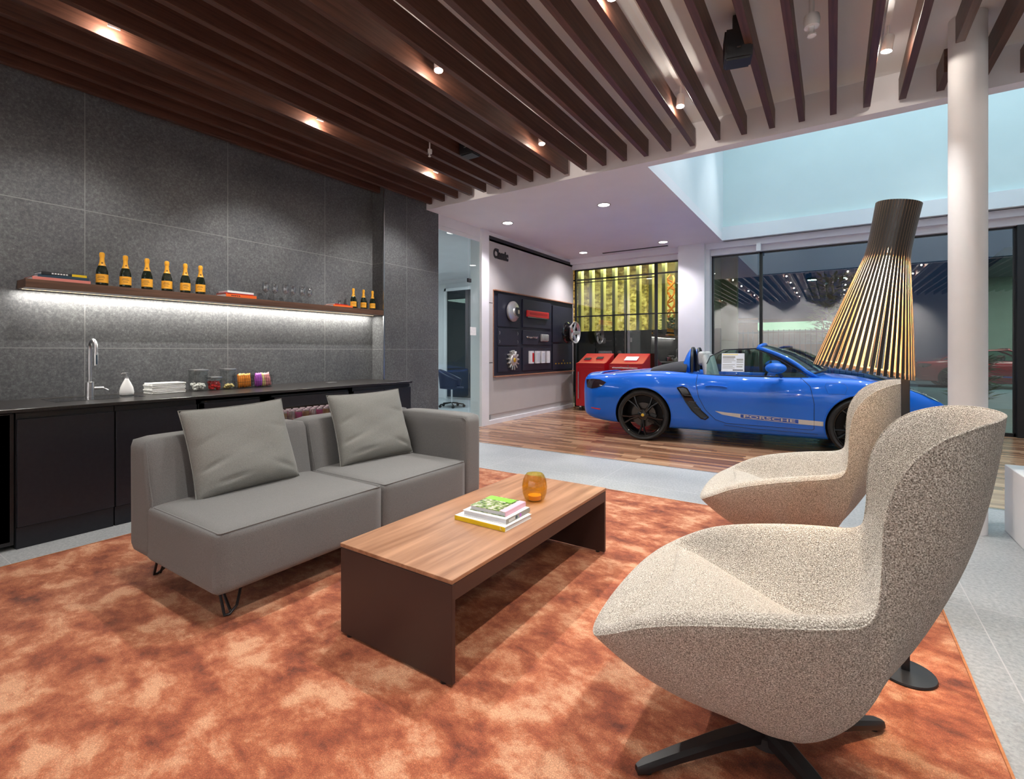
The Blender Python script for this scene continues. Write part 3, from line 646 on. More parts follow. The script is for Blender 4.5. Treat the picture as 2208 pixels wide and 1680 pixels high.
    def full(L):
        L = [Vector(p) for p in L]; return L + [Vector((p.x, -p.y, p.z)) for p in L[-2:0:-1]]
    rings.append(full([Vector((b_[0] * .5 - .01, b_[1] * .5, .162)) for b_ in bot]))
    rings.append(full(bot)); rings.append(full([m[1] for m in mid])); rings.append(full([m[0] for m in mid])); rings.append(full(edge_out)); rings.append(full(rim))
    rings.append(full([a for a, _ in ins])); rings.append(full([b_ for _, b_ in ins])); rings.append(full(crease))
    rings.append(full([Vector((c[0] * .5 + .03, c[1] * .5, .34)) for c in crease]))
    m = B(); V = [[m.verts.new(p) for p in R] for R in rings]; n = len(V[0])
    for a, b_ in zip(V, V[1:]):
        for k in range(n): m.faces.new((a[k], a[(k + 1) % n], b_[(k + 1) % n], b_[k]))
    m.faces.new(V[0][::-1]); m.faces.new(V[-1])
    bmesh.ops.recalc_face_normals(m, faces=m.faces[:])
    cl = m.edges.layers.float.get('crease_edge') or m.edges.layers.float.new('crease_edge')
    for k in range(n):
        e = m.edges.get((V[5][k], V[5][(k + 1) % n]))
        if e: e[cl] = .1
    seat = []
    c0 = [Vector(c) for c in crease]
    return m, c0, rims(rim, edge_out)
def rims(rim, eo):
    pts = [Vector(p) for p in rim]; return pts + [Vector((p.x, -p.y, p.z)) for p in pts[-2:0:-1]]
def make_chair(label, loc, rz):
    t = thing('lounge_chair', label, 'chair', loc, rz, 'winged lounge chairs')
    m, cr, rp = chair_shell()
    sh = obj('shell', m, 'boucle', t, 'all'); subsurf(sh, 3); bake(sh)
    # seat cushion: a dome that fills the crease outline and dies into the front edge
    full = [Vector((c.x, c.y, c.z)) for c in cr]; full = full + [Vector((p.x, -p.y, p.z)) for p in full[-2:0:-1]]
    cen = Vector((.14, 0, .405)); m = B(); n = len(full); R = []
    for f, dz in ((1.03, -.03), (1.0, -.004), (.94, .010), (.7, .022), (.4, .028), (.15, .030)):
        R.append([m.verts.new(cen.lerp(Vector((p.x, p.y, p.z)), f) + Vector((0, 0, dz + (0.0)))) for p in full])
    for a, b_ in zip(R, R[1:]):
        for k in range(n): m.faces.new((a[k], a[(k + 1) % n], b_[(k + 1) % n], b_[k]))
    m.faces.new(R[-1]); bmesh.ops.recalc_face_normals(m, faces=m.faces[:])
    sc = obj('seat_cushion', m, 'boucle', t, 'all'); subsurf(sc, 2); bake(sc)
    # welt seam along the outer edge, raycast onto the shell
    tree = BVHTree.FromPolygons([v.co for v in sh.data.vertices], [p.vertices[:] for p in sh.data.polygons])
    pts = [tree.find_nearest(p)[0] for p in rp]
    dense = []
    for i in range(len(pts)):
        for k in range(4):
            p0, p1, p2, p3 = [pts[(i + d) % len(pts)] for d in (-1, 0, 1, 2)]; u = k / 4
            q = .5 * ((2 * p1) + (-p0 + p2) * u + (2 * p0 - 5 * p1 + 4 * p2 - p3) * u * u + (-p0 + 3 * p1 - 3 * p2 + p3) * u ** 3)
            h = tree.find_nearest(q); dense.append(h[0] + h[1] * .0005)
    s = B(); tube(s, dense, .0032, 6, closed=True); obj('welt_seam', s, 'boucle', t, True)
    b_ = B(); lathe(b_, [(0, .03), (.055, .03), (.05, .06), (.028, .075), (.024, .14), (.05, .155), (.07, .168), (0, .168)], 28); obj('swivel_column', b_, 'black', t, True, (0, 0, 0))
    for k in range(4):
        a = -PI / 4 + k * PI / 2; l_ = B(); m4 = Matrix.Rotation(a, 4, 'Z')
        sec = [(.02, .030, .080, .042), (.16, .026, .068, .036), (.30, .021, .046, .026), (.405, .018, .030, .012), (.43, .010, .022, .008)]
        V = []
        for (r, hw, zt, zb) in [(.02, .030, .085, .045), (.16, .027, .073, .042), (.30, .023, .052, .026), (.40, .019, .034, .010), (.425, .010, .024, .006)]:
            V.append([l_.verts.new(m4 @ Vector((r, y, z))) for (y, z) in ((-hw, zb), (-hw, zt - .01), (-hw * .6, zt), (hw * .6, zt), (hw, zt - .01), (hw, zb))])
        for p, q in zip(V, V[1:]):
            for j in range(6): l_.faces.new((p[j], p[(j + 1) % 6], q[(j + 1) % 6], q[j]))
        l_.faces.new(V[0]); l_.faces.new(V[-1][::-1]); bmesh.ops.recalc_face_normals(l_, faces=l_.faces[:])
        lo = obj('leg', l_, 'black', t, True)
        obj('foot_glide', lathe(B(), [(0, 0), (.012, 0), (.012, .012), (0, .012)], 14, (math.cos(a) * .39, math.sin(a) * .39, 0)), 'black', lo, False)
    return t
CHZ = math.radians(180 + 0)
ch1 = make_chair('beige boucle winged swivel chair in the foreground, nearest the viewer', (-.17, 1.66, RZ), CHZ)
ch2 = copy_tree(ch1); ch2.location = (-.20, 3.16, RZ)
tag(ch2, 'beige boucle winged swivel chair farther back, in front of the slatted floor lamp')

# ------------------------------------------------------------------ floor lamp with laths
fl = thing('floor_lamp', 'tall floor lamp with a flaring shade of wooden laths, behind the lounge chairs', 'floor lamp', (.2235, 2.335, RZ))
obj('base', lathe(B(), [(0, 0), (.090, 0), (.094, .004), (.092, .010), (.03, .016), (0, .016)], 48), 'black', fl, True)
obj('pole', box(B(), -.013, .013, -.006, .006, .012, 1.70, .002, 1), 'black', fl)
sh = D.objects.new('lamp_shade', None); COL.objects.link(sh); sh.parent = fl
# shade axis: top centre over the pole, bottom swung out to -x
tilt = math.atan2(.112, .63); sh.location = (-.02, 0, 1.775 - RZ); sh.rotation_euler = (0, tilt, 0)
NL = 48
rp = [(0, .068), (.06, .0665), (.12, .0655), (.17, .066), (.205, .069), (.24, .076), (.30, .0885), (.40, .110), (.50, .131), (.58, .147), (.645, .160)]
for k in range(NL):
    a = 2 * PI * k / NL; m = B(); R = []
    hw = .0042; th = .0035
    for (s, r) in rp:
        hw = .00435 + .0016 * min(1, max(0, (s - .2) / .4))
        R.append([m.verts.new((r * math.cos(a) + dr * math.cos(a) - w_ * math.sin(a), r * math.sin(a) + dr * math.sin(a) + w_ * math.cos(a), -s)) for (dr, w_) in ((0, -hw), (th, -hw), (th, hw), (0, hw))])
    for p, q in zip(R, R[1:]):
        for j in range(4):
            f = m.faces.new((p[j], p[(j + 1) % 4], q[(j + 1) % 4], q[j])); f.material_index = 0 if j == 1 else 1
    m.faces.new(R[0]); m.faces.new(R[-1][::-1]); bmesh.ops.recalc_face_normals(m, faces=m.faces[:])
    obj('lath', m, ['lathface', 'lathedge'], sh)
for (s, r) in ((.012, .067), (.20, .068), (.63, .156)):
    obj('inner_ring', lathe(B(), [(r - .006, -s - .005), (r, -s - .005), (r, -s + .005), (r - .006, -s + .005)], 42, closed=True), 'lathedge', sh, True)
sp = B()
for k in range(3): tube(sp, [(0, 0, -.03), (.066 * math.cos(2.1 * k), .066 * math.sin(2.1 * k), -.012)], .003, 6)
obj('spider', sp, 'black', sh, True)
obj('lamp_holder', lathe(B(), [(0, -.02), (.018, -.02), (.02, -.15), (0, -.15)], 20), 'black', sh, True)
obj('bulb', lathe(B(), [(0, -.15), (.014, -.155), (.026, -.185), (.029, -.20), (.024, -.222), (.012, -.232), (0, -.235)], 20), 'bulb', sh, 'all')
lp = lamp('POINT', (0, 0, -.26), 38, (1, .82, .58), size=.03, name='floor_lamp_light'); lp.parent = sh
kn = lathe(B(), [(0, 0), (.010, 0), (.012, .006), (.010, .014), (0, .016)], 16, (.0, -.010, 0), axis='Y')
obj('dimmer_knob', kn, 'black', fl, True, (.018, -.008, 1.115))

# white plinth at the right
tag(obj('plinth', bx(.97, 1.65, 3.35, 4.62, 0, .45, .004, 1), 'white'), 'low white plinth on the grey tiles at the right edge of the picture', 'plinth')

# ------------------------------------------------------------------ counter along the stone wall
CT = .865; XF = -4.17
wt_ = thing('worktop', 'long thin dark stone worktop running along the grey tiled wall', 'worktop', (-4.58, 1.8, CT))
m = B()
box(m, XW + .004 + 4.58, XF + 4.58 + .012, -3.5 - 1.8, 4.165 - 1.8, -.022, 0, .002, 1)
obj('slab', m, 'worktop', wt_)
sk = obj('sink', box(box(box(box(box(B(), -.27, .09, -.72, -.715, -.02, .0015), -.27, .09, -.20, -.195, -.02, .0015), -.27, -.265, -.72, -.195, -.02, .0015), .085, .09, -.72, -.195, -.02, .0015), -.265, .085, -.715, -.2, -.004, .0008), 'blackgloss', wt_)
rgp = lathe(B(), [(.045, .0), (.062, .0), (.062, .004), (.045, .004)], 32, (-.15, 3.47 - 1.8, 0), closed=True); lathe(rgp, [(0, 0), (.04, 0), (.04, .003), (0, .003)], 24, (-.15, 3.47 - 1.8, 0)); obj('power_port', rgp, 'steel', wt_, True)

def cab_door(parent, y0, y1, z0=.137, z1=.80, name='door'):
    return obj(name, bx(XF - .018, XF, y0, y1, z0, z1, .0015, 1), 'navy', parent)
def cabinet(label, y0, y1, splits, cat='cabinet', name='base_cabinet'):
    t = thing(name, label, cat)
    obj('body', bx(XW + .02, XF - .022, y0, y1, .137, .835), 'black', t)
    ys = [y0] + splits + [y1]
    for a, b2 in zip(ys, ys[1:]): cab_door(t, a + .003, b2 - .003)
    obj('plinth', bx(XW + .1, XF - .04, y0, y1, 0, .137), 'black', t)
    kk = ys if len(ys) < 3 else [y0, y1]
    obj('kick_board', bx(XF - .04, XF - .02, y0 + .002, y1 - .002, .0, .131), 'navy', t)
    obj('finger_rail', bx(XF - .05, XF - .03, y0, y1, .803, .842), 'black', t)
    return t
cabinet('dark one-door cabinet unit at the left counter end, under the sink', .822, 1.310, [])
cabinet('dark cabinet unit left of the black framed fridge, behind the sofa end', 1.314, 1.835, [])
cabinet('dark two-door cabinet unit at the right counter end beside the stone pier', 3.33, 4.155, [3.742])
t = thing('appliance', 'plain black appliance standing at the cut-off left end of the counter', 'appliance')
obj('body', bx(XW + .02, XF - .03, -.6, .815, .03, .835), 'black', t); obj('door', bx(XF - .05, XF - .03, -.6, .80, .05, .83, .002, 1), 'blackgloss', t)
obj('foot', bx(XF - .2, XF - .1, .6, .7, 0, .03), 'black', t)
# fridges
def fridge(label, y0, y1, cans):
    t = thing('undercounter_fridge', label, 'fridge')
    m = B(); box(m, XW + .05, XW + .08, y0, y1, .05, .82); box(m, XW + .05, XF - .03, y0, y0 + .03, .05, .82); box(m, XW + .05, XF - .03, y1 - .03, y1, .05, .82); box(m, XW + .05, XF - .03, y0, y1, .05, .10); box(m, XW + .05, XF - .03, y0, y1, .785, .82)
    obj('body', m, 'black', t)
    d = B(); w_ = .045
    box(d, XF - .028, XF - .002, y0, y0 + w_, .1, .805, .002, 1); box(d, XF - .028, XF - .002, y1 - w_, y1, .1, .805, .002, 1)
    tp = .10 if cans else .05
    box(d, XF - .028, XF - .002, y0, y1, .805 - tp, .805, .002, 1); box(d, XF - .028, XF - .002, y0, y1, .1, .16, .002, 1)
    dd = obj('door', d, 'navy', t)
    obj('pane', bx(XF - .018, XF - .012, y0 + w_, y1 - w_, .16, .805 - tp), 'jar' if cans else 'darkglass', dd)
    obj('handle', tube(B(), [(XF + .012, y0 + .02, .24), (XF + .012, y0 + .02, .70)], .006, 8), 'steel', dd, True)
    obj('plinth', bx(XW + .1, XF - .05, y0, y1, 0, .06), 'black', t)
    if cans:
        for zz in (.56,): obj('shelf', bx(XW + .09, XF - .04, y0 + .031, y1 - .031, zz - .012, zz), 'shelfwood', t)
    return t
fridge('black framed undercounter fridge behind the left cushion', 1.845, 2.38, False)
fridge('glass-fronted drinks cooler holding rows of cans, between the two cushions', 2.427, 3.31, True)
cm = []
def can_at(x, y, z, mtop, mbody, k, label):
    if k not in CANS:
        me = D.meshes.new('can'); b_ = lathe(B(), [(0, 0), (.026, 0), (.030, .006), (.030, .085), (.025, .096), (.025, .099), (0, .097)], 18, mis=[0, 0, 1, 0, 0, 0]); b_.to_mesh(me); b_.free(); me.materials.append(M['cans']); me.materials.append(M[mbody]); CANS[k] = me
        me.polygons.foreach_set('use_smooth', [True] * len(me.polygons))
    o = D.objects.new('drink_can', CANS[k]); COL.objects.link(o); o.location = (x, y, z); tag(o, label, 'can', 'cans in the drinks cooler')
CANS = {}
for r in range(3):
    for k in range(10):
        y = 2.53 + k * .075; mk = (k + r) % 3
        can_at(XF - .075 - r * .085, y, .56, 'cans', ['canmag', 'canbrown', 'cans'][mk], mk, ['front', 'middle', 'back'][r] + '-row drink can in the cooler, ' + ordw[k] + ' from its left end')
lamp('AREA', (XF - .25, 2.87, .78), 1.2, (1, .85, .8), size=.3, sy=.7, name='cooler_light')

# faucet
fa = thing('faucet', 'tall brushed steel gooseneck tap beside the sink', 'faucet', (-4.78, 1.345, CT))
m = B(); lathe(m, [(0, 0), (.027, 0), (.027, .115), (.018, .12), (0, .12)], 28); obj('body', m, 'steel', fa, True)
pts = [(0, 0, .11)] + [(0, 0, z) for z in (.2, .3, .37)]
for k in range(1, 11):
    a = PI * k / 10; pts.append((.064 - .064 * math.cos(a), 0, .375 + .064 * math.sin(a)))
pts += [(.128, 0, .335)]
obj('spout', tube(B(), pts, .0125, 14), 'steel', fa, True)
obj('spray_head', tube(B(), [(.128, 0, .342), (.128, 0, .332), (.128, 0, .245)], lambda i: [.013, .0155, .0145][i], 14), 'steel', fa, True)
obj('spray_button', bx(.141, .146, -.004, .004, .255, .325, .001, 1), 'darkblue', fa)
m = B(); tube(m, [(0, .02, .065), (0, .085, .065)], .012, 12); tube(m, [(0, .078, .065), (.03, .088, .060), (.05, .10, .05)], .005, 8); obj('lever', m, 'steel', fa, True)
# soap
so = thing('soap_dispenser', 'white teardrop soap dispenser right of the tap', 'soap dispenser', (-4.72, 1.56, CT))
obj('bottle', lathe(B(), [(0, 0), (.038, 0), (.046, .01), (.048, .03), (.042, .065), (.028, .10), (.016, .125), (.013, .135), (0, .135)], 32), 'ceramic', so, 'all')
m = B(); lathe(m, [(0, .135), (.013, .135), (.013, .145), (.005, .148), (.005, .172), (.011, .174), (.011, .183), (0, .184)], 20); tube(m, [(0, 0, .179), (.0, -.03, .178), (0, -.036, .171)], .004, 8); obj('pump', m, 'steel', so, True)
# napkins
for k in range(7):
    t = None
    o = obj('napkin', bx(-.085, .085, -.125, .125, 0, .0125, .004, 2), 'paper', None, False, (-4.73, 1.83 + .004 * math.sin(k * 2.3), CT + .0127 * k), (0, 0, .02 * math.sin(k * 1.7)))
    tag(o, 'folded white paper towel in the pile on the counter, %s from the bottom' % ordw[k], 'paper towel', 'pile of white paper towels')
# jars
def jar(label, y, w_, h, fill, nfill, seed, squares=False):
    rnd = random.Random(seed); t = thing('storage_jar', label, 'jar', (-4.73, y, CT), 0, 'square lidded jars on the counter'); hw = w_ / 2
    m = B(); box(m, -hw, hw, -hw, hw, 0, h, .008, 2); obj('glass_body', m, 'jar', t, True)
    obj('lid', box(B(), -hw - .002, hw + .002, -hw - .002, hw + .002, h, h + .016, .003, 2), 'steel', t, True)
    f = B(); hh = h * fill
    for k in range(nfill):
        s = rnd.uniform(.010, .014)
        mt = Matrix.Translation((rnd.uniform(-hw + .016, hw - .016), rnd.uniform(-hw + .016, hw - .016), rnd.uniform(.012, hh))) @ Matrix.Rotation(rnd.uniform(0, 3), 4, (rnd.random(), rnd.random(), 1))
        if squares: box(f, -s, s, -s, s, -s * .6, s * .6, .002, 1, 0, mt)
        else: r0 = bmesh.ops.create_icosphere(f, subdivisions=1, radius=s); [setattr(v, 'co', mt @ v.co) for v in r0['verts']]
    for f_ in f.faces: f_.material_index = rnd.randrange(3) if False else 0
    return t, f
t, f = jar('tall square glass jar of white marshmallow-like sweets, leftmost of the jars', 2.09, .115, .175, .36, 60, 3); tag(obj('sweets', f, 'marsh', t, True), kind='stuff')
t, f = jar('short square glass jar of red wrapped sweets, between two taller jars', 2.222, .095, .105, .70, 50, 4, True); tag(obj('sweets', f, 'red', t), kind='stuff')
t, f = jar('tall square glass jar of yellow and blue sweets, right of the red sweets', 2.345, .10, .175, .24, 36, 5); tag(obj('sweets', f, 'snackyellow', t, True), kind='stuff')
def basket(label, y, w_, d_, h, seed):
    t = thing('snack_basket', label, 'basket', (-4.73, y, CT), 0, 'wire snack baskets'); m = B()
    for zz, e in ((.004, .85), (h * .5, .95), (h, 1.0)):
        tube(m, [(-d_ / 2 * e, -w_ / 2 * e, zz), (d_ / 2 * e, -w_ / 2 * e, zz), (d_ / 2 * e, w_ / 2 * e, zz), (-d_ / 2 * e, w_ / 2 * e, zz)], .0016, 6, closed=True)
    n = 8
    for k in range(n + 1):
        u = -1 + 2 * k / n
        for s in (-1, 1):
            tube(m, [(s * d_ / 2 * .85, u * w_ / 2 * .85, .004), (s * d_ / 2, u * w_ / 2, h)], .0012, 5)
            tube(m, [(u * d_ / 2 * .85, s * w_ / 2 * .85, .004), (u * d_ / 2, s * w_ / 2, h)], .0012, 5)
        tube(m, [(-d_ / 2 * .85, u * w_ / 2 * .85, .004), (d_ / 2 * .85, u * w_ / 2 * .85, .004)], .0012, 5)
    obj('wire_frame', m, 'black', t)
def packet(label, loc, rot, w_, h, mt):
    m = B()
    def P(u, v, s):
        a, b_ = 2 * u - 1, 2 * v - 1; e = (1 - a ** 6) ** .5 * (1 - abs(b_) ** 3)
        return Vector((s * .018 * e, a * w_ / 2, b_ * h / 2 + .003 * math.sin(9 * a) * abs(b_)))
    for s in (1, -1): grid(m, lambda u, v: P(u, v, s), 8, 10)
    bmesh.ops.remove_doubles(m, verts=m.verts[:], dist=.0005); bmesh.ops.recalc_face_normals(m, faces=m.faces[:])
    tag(obj('snack_packet', m, mt, None, 'all', (loc[0], loc[1] + (-.022 if loc[1] < 2.56 else 0), loc[2]), rot), label, 'snack packet', 'snack packets in the wire baskets')
basket('black wire basket of orange snack packets, right of the jars', 2.485, .15, .12, .12, 1)
basket('black wire basket of purple and pink snack packets, last item on the counter', 2.665, .18, .12, .115, 2)
pk = [('snackorange', -4.700, 2.475, .12), ('snackorange', -4.700, 2.53, .08), ('snackyellow', -4.745, 2.50, -.06), ('snackpurple', -4.695, 2.620, .15), ('snackyellow', -4.70, 2.665, -.1), ('snackpink', -4.70, 2.705, .25), ('snackpurple', -4.745, 2.64, .0), ('darkblue', -4.75, 2.69, .1)]
pl = ['orange snack packet standing left in the first wire basket', 'orange snack packet standing right in the first wire basket', 'yellow snack packet behind the orange ones in the first wire basket', 'purple snack packet at the front left of the last wire basket', 'yellow snack packet in the middle of the last wire basket', 'pink snack packet leaning at the right of the last wire basket', 'purple snack packet at the back of the last wire basket', 'dark blue snack packet at the back right of the last wire basket']
for (mt, px_, py_, tl), lb in zip(pk, pl): packet(lb, (px_, py_, CT + .074), (tl, 0, .1), .072, .13, mt)

# ------------------------------------------------------------------ wall shelf and what stands on it
ST = 1.735
ws = thing('wall_shelf', 'long walnut wall shelf with a light strip beneath, on the grey tiled wall', 'shelf', (-4.88, 2.6, ST))
m = B(); box(m, XW + 4.88, XP + 4.88, .985 - 2.6, 4.272 - 2.6, -.062, 0, .0015, 1); obj('board', m, 'shelfwood', ws)
obj('light_strip', bx(-.06, -.052, 1.0 - 2.6, 4.25 - 2.6, -.0635, -.0622), 'led', ws)
def bottle(label, y, s, group):
    t = thing('champagne_bottle', label, 'bottle', (-4.87, y, ST), 0, group); t.scale = (s, s, s)
    prof = [(0, .004), (.036, 0), (.0425, .006), (.0435, .02), (.0435, .115), (.042, .135), (.034, .165), (.022, .195), (.0165, .22), (.0150, .25), (.0150, .262), (0, .262)]
    obj('glass_body', lathe(B(), prof, 32), 'bottle', t, 'all')
    obj('foil', lathe(B(), [(.0285, .181), (.0230, .197), (.0178, .221), (.0165, .25), (.0165, .256), (.0195, .262), (.0200, .285), (.0170, .297), (.010, .302), (0, .302)], 28), 'yellow', t, True)
    lb = B(); lathe(lb, [(.0442, .030), (.0442, .105)], 32); l_ = obj('label', lb, 'label', t, 'all')
    pr = B()
    for zz, hw in ((.082, .5), (.070, .62), (.052, .4)):
        grid(pr, lambda u, v: Vector((.0446 * math.cos(-.45 + (u - .5) * 2 * hw), .0446 * math.sin(-.45 + (u - .5) * 2 * hw), zz + v * .005)), 8, 1)
    obj('label_print', pr, 'labelink', l_)
    nk = B(); lathe(nk, [(0, 0), (.008, 0), (.008, .001), (0, .001)], 14, (0.0225, -.006, .205), axis='X'); obj('neck_seal', nk, 'labelink', t)
    return t
ys6 = [1.447, 1.601, 1.752, 1.90, 2.045, 2.171]
b0 = bottle('large champagne bottle with golden label, first of six from the left on the shelf', ys6[0], .90, 'six large champagne bottles')
for k in range(1, 6):
    c = copy_tree(b0); c.location = (-4.87, ys6[k], ST); tag(c, 'large champagne bottle with golden label, %s of six from the left on the shelf' % ordw[k])
    c.rotation_euler = (0, 0, .15 * math.sin(k * 2))
for k, y in enumerate((3.893, 4.045, 4.186)):
    c = copy_tree(b0); c.location = (-4.88, y, ST); c.scale = (.82, .82, .82); tag(c, 'smaller champagne bottle at the pier end of the shelf, %s of three from the left' % ordw[k], None, 'three small champagne bottles')
def wineglass(label, y, x=-4.88):
    t = thing('wine_glass', label, 'wine glass', (x, y, ST), 0, 'stemmed wine glasses on the shelf')
    obj('bowl', lathe(B(), [(.004, .085), (.018, .092), (.030, .112), (.034, .14), (.031, .17), (.027, .195), (.026, .195), (.030, .17), (.0325, .14), (.0285, .113), (.017, .094), (0, .088)], 28), 'wine', t, 'all')
    obj('stem', lathe(B(), [(.032, .0), (.032, .0015), (.008, .004), (.0035, .012), (.0032, .08), (.005, .087), (0, .09)], 24), 'wine', t, 'all')
    return t
gy = [2.795, 2.90, 3.00, 3.10, 3.195, 3.301]
g0 = wineglass('stemmed wine glass on the shelf, first of six from the left', gy[0])
for k in range(1, 6): c = copy_tree(g0); c.location = (-4.86 - .03 * (k % 2), gy[k], ST); tag(c, 'stemmed wine glass on the shelf, %s of six from the left' % ordw[k])
def fbook(label, y, z, w_, d_, h_, cov, spine, rz, group, top=None, x=-4.875, ex=None): return book('book', label, (x, y, z), rz, w_, d_, h_, cov, spine, top, group, 'x+', ex)
g1_ = 'books at the left end of the shelf'
fbook('salmon pink book, lowest at the left end of the shelf', 1.185, ST, .185, .33, .022, 'pink', 'pink', .02, g1_)
fbook('dark blue book lying on the salmon pink one at the shelf end', 1.20, ST + .022, .17, .29, .022, 'darkblue', 'darkblue', -.02, g1_)
def ex5(t):
    obj('spine_patch', bx(.0862, .0868, .04, .128, .001, .019), 'yellowcover', t); 
    for k in range(6): obj('spine_print', bx(.0862, .0868, -.075 + k * .016, -.064 + k * .016, .005, .014), 'whitecover', t)
fbook('black book with white print and a yellow spine patch, topmost at the shelf end', 1.20, ST + .044, .17, .262, .02, 'blackcover', 'blackcover', .03, g1_, ex=ex5)
g2_ = 'books between bottles and glasses'
def ex6(t):
    for k in range(5): obj('spine_print', bx(.0862, .0868, -.10 + k * .018, -.088 + k * .018, .010, .020), 'blackcover', t)
fbook('bright orange book on the shelf between champagne bottles and wine glasses', 2.50, ST, .17, .30, .030, 'orange', 'orange', .05, g2_, ex=ex6)
fbook('slim dark red book under the white one, left of the wine glasses', 2.485, ST + .030, .16, .27, .010, 'redcab', 'redcab', 0, g2_)
fbook('white book topmost on the orange book, left of the wine glasses', 2.495, ST + .040, .16, .26, .020, 'whitecover', 'whitecover', .06, g2_)
g3_ = 'books beside the small bottles'
fbook('orange book lying beside the three smaller champagne bottles', 3.68, ST, .16, .27, .022, 'orange', 'orange', 0, g3_)
fbook('slim white book on the orange one beside the smaller bottles', 3.655, ST + .022, .15, .20, .011, 'whitecover', 'redcab', .1, g3_)
tag(obj('glass_tumbler', lathe(B(), [(0, 0), (.016, 0), (.018, .07), (.017, .07), (.015, .003), (0, .003)], 20, (-4.93, 3.73, ST + .022)), 'wine', None, 'all'), 'tiny dark glass on the orange book behind the smaller bottles', 'tumbler')

# ------------------------------------------------------------------ classic display wall
lt = text_bm('Classic', .21, .004, 'LEFT', .011, .80, .95)
for v in lt.verts: v.co = Vector((XP + .004 + v.co.z, 6.66 + v.co.x, 2.86 + v.co.y))
tag(obj('wall_lettering', lt, 'black'), 'black raised word Classic at the top left of the greige display wall', 'lettering')
dp = thing('display_niche', 'dark blue niche panel with a copper edge set in the greige wall, holding car parts', 'display panel', (XP, 8.1, 1.5))
Z0, Z1, YA, YB = .80 - 1.5, 2.235 - 1.5, 6.66 - 8.1, 9.61 - 8.1
m = B(); box(m, .001, .008, YA, YB, Z0, Z1); obj('back_panel', m, 'navydisp', dp)
m = B(); box(m, .0, .055, YA - .012, YB, Z1, Z1 + .018); box(m, 0, .055, YA - .012, YB, Z0 - .018, Z0); box(m, 0, .012, YA - .012, YA, Z0, Z1); obj('frame', m, noise_mat('copper_edge', [(.4, (.34, .16, .09)), (.6, (.40, .20, .12))], 30, .4), dp)
def dy(px):  # niche is 2.95 m long; columns
    return px
cols = [(6.76, 7.42), (7.55, 8.62), (8.68, 9.58)]
pan = [(cols[0], 1.64, 2.20), (cols[0], 1.32, 1.61), (cols[0], .86, 1.29), (cols[1], 1.66, 2.17), (cols[1], 1.34, 1.60), (cols[1], .86, 1.28), (cols[2], 1.40, 2.14), (cols[2], .84, 1.36)]
for (a, b2), z0, z1 in pan: obj('tile_panel', bx(.008, .030, a - 8.1, b2 - 8.1, z0 - 1.5, z1 - 1.5, .002, 1), 'navydisp', dp)
for yy in (6.80, 7.37):
    for zz in (1.38, 1.53): obj('hook', tube(B(), [(.03, yy - 8.1, zz - 1.5 + .03), (.04, yy - 8.1, zz - 1.5), (.03, yy - 8.1, zz - 1.5 - .03)], .003, 6), 'steel', dp, True)
for k in range(6): obj('inlay_letter', bx(.030, .0315, 8.78 + k * .13 - 8.1, 8.84 + k * .13 - 8.1, .95 - 1.5, .975 - 1.5), 'gold', dp)
# parts hung on it
o = thing('headlamp_bowl', 'grey metal disc-shaped car part hung at the upper left of the niche', 'car part', (XP + .03, 7.17, 1.915))
obj('disc', lathe(B(), [(0, .10), (.06, .10), (.07, .08), (.165, .065), (.18, .05), (.18, .02), (.15, .0), (0, 0)], 40, axis='X'), 'alu', o, True)
m = B(); box(m, .10, .12, -.025, .03, -.06, .07, .008, 2); box(m, .1, .115, .03, .12, .03, .07, .006, 2); box(m, .1, .115, .03, .1, -.09, -.04, .006, 2); obj('clasp', m, 'black', o)
o = thing('tail_light_bar', 'long red reflector bar mounted high in the middle of the niche', 'car part', (XP + .03, 8.06, 1.92))
obj('bar', box(B(), 0, .04, -.40, .40, -.065, .055, .01, 2), 'red', o); obj('lettering_strip', box(B(), .038, .042, -.33, .33, -.02, .02), 'redcab', o); obj('lower_trim', box(B(), .02, .045, -.40, .36, -.082, -.064, .003, 1), 'chrome', o)
o = thing('script_badge', 'small dark scripted badge in the centre row of the niche', 'car part', (XP + .03, 7.86, 1.475))
m = B(); tube(m, [(.01, -.2 + .4 * k / 24, .016 * math.sin(k * 1.9)) for k in range(25)], .007, 8); obj('script', m, 'chrome', o, True)
o = thing('engine_badge', 'ribbed silver rectangular engine part in the centre row of the niche', 'car part', (XP + .03, 8.29, 1.475))
m = B(); box(m, 0, .05, -.13, .13, -.07, .07, .012, 2)
for k in range(7): box(m, .05, .062, -.115 + k * .036, -.095 + k * .036, -.06, .06, .004, 1)
obj('casting', m, 'alu', o, True)
for yy in (.0,): pass
o = thing('fan_wheel', 'round cast aluminium fan with gold centre at the lower left of the niche', 'car part', (XP + .03, 7.18, 1.06))
m = B(); lathe(m, [(0, .06), (.09, .06), (.11, .03), (.11, 0), (0, 0)], 32, axis='X')
for k in range(13):
    a = 2 * PI * k / 13; box(m, .0, .05, -.012, .012, .10, .175, .003, 1, 0, Matrix.Rotation(a, 4, 'X') @ Matrix.Rotation(.25, 4, 'Z'))
obj('impeller', m, 'alu', o, True); obj('hub', lathe(B(), [(0, .075), (.03, .075), (.04, .062), (0, .062)], 24, axis='X'), 'gold', o, True)
for k, (yy, c2) in enumerate(zip((7.80, 8.02, 8.22, 8.42), ('red', 'whiteplastic', 'whiteplastic', 'whiteplastic'))):
    o = thing('oil_tin', ['red and white', 'white', 'pale blue labelled', 'silver white'][k] + ' boxed tin on the lower niche row, %s from the left' % ordw[k], 'tin', (XP + .03, yy, .985), 0, 'four boxed tins in the niche')
    obj('box', bx(.0, .05, -.06, .06, 0, .235, .004, 1), 'whiteplastic', o); obj('label', bx(.0495, .051, (.0 if k == 0 else -.045), .059, .03, .20), ['red', 'pages', 'pages', 'paper'][k], o)
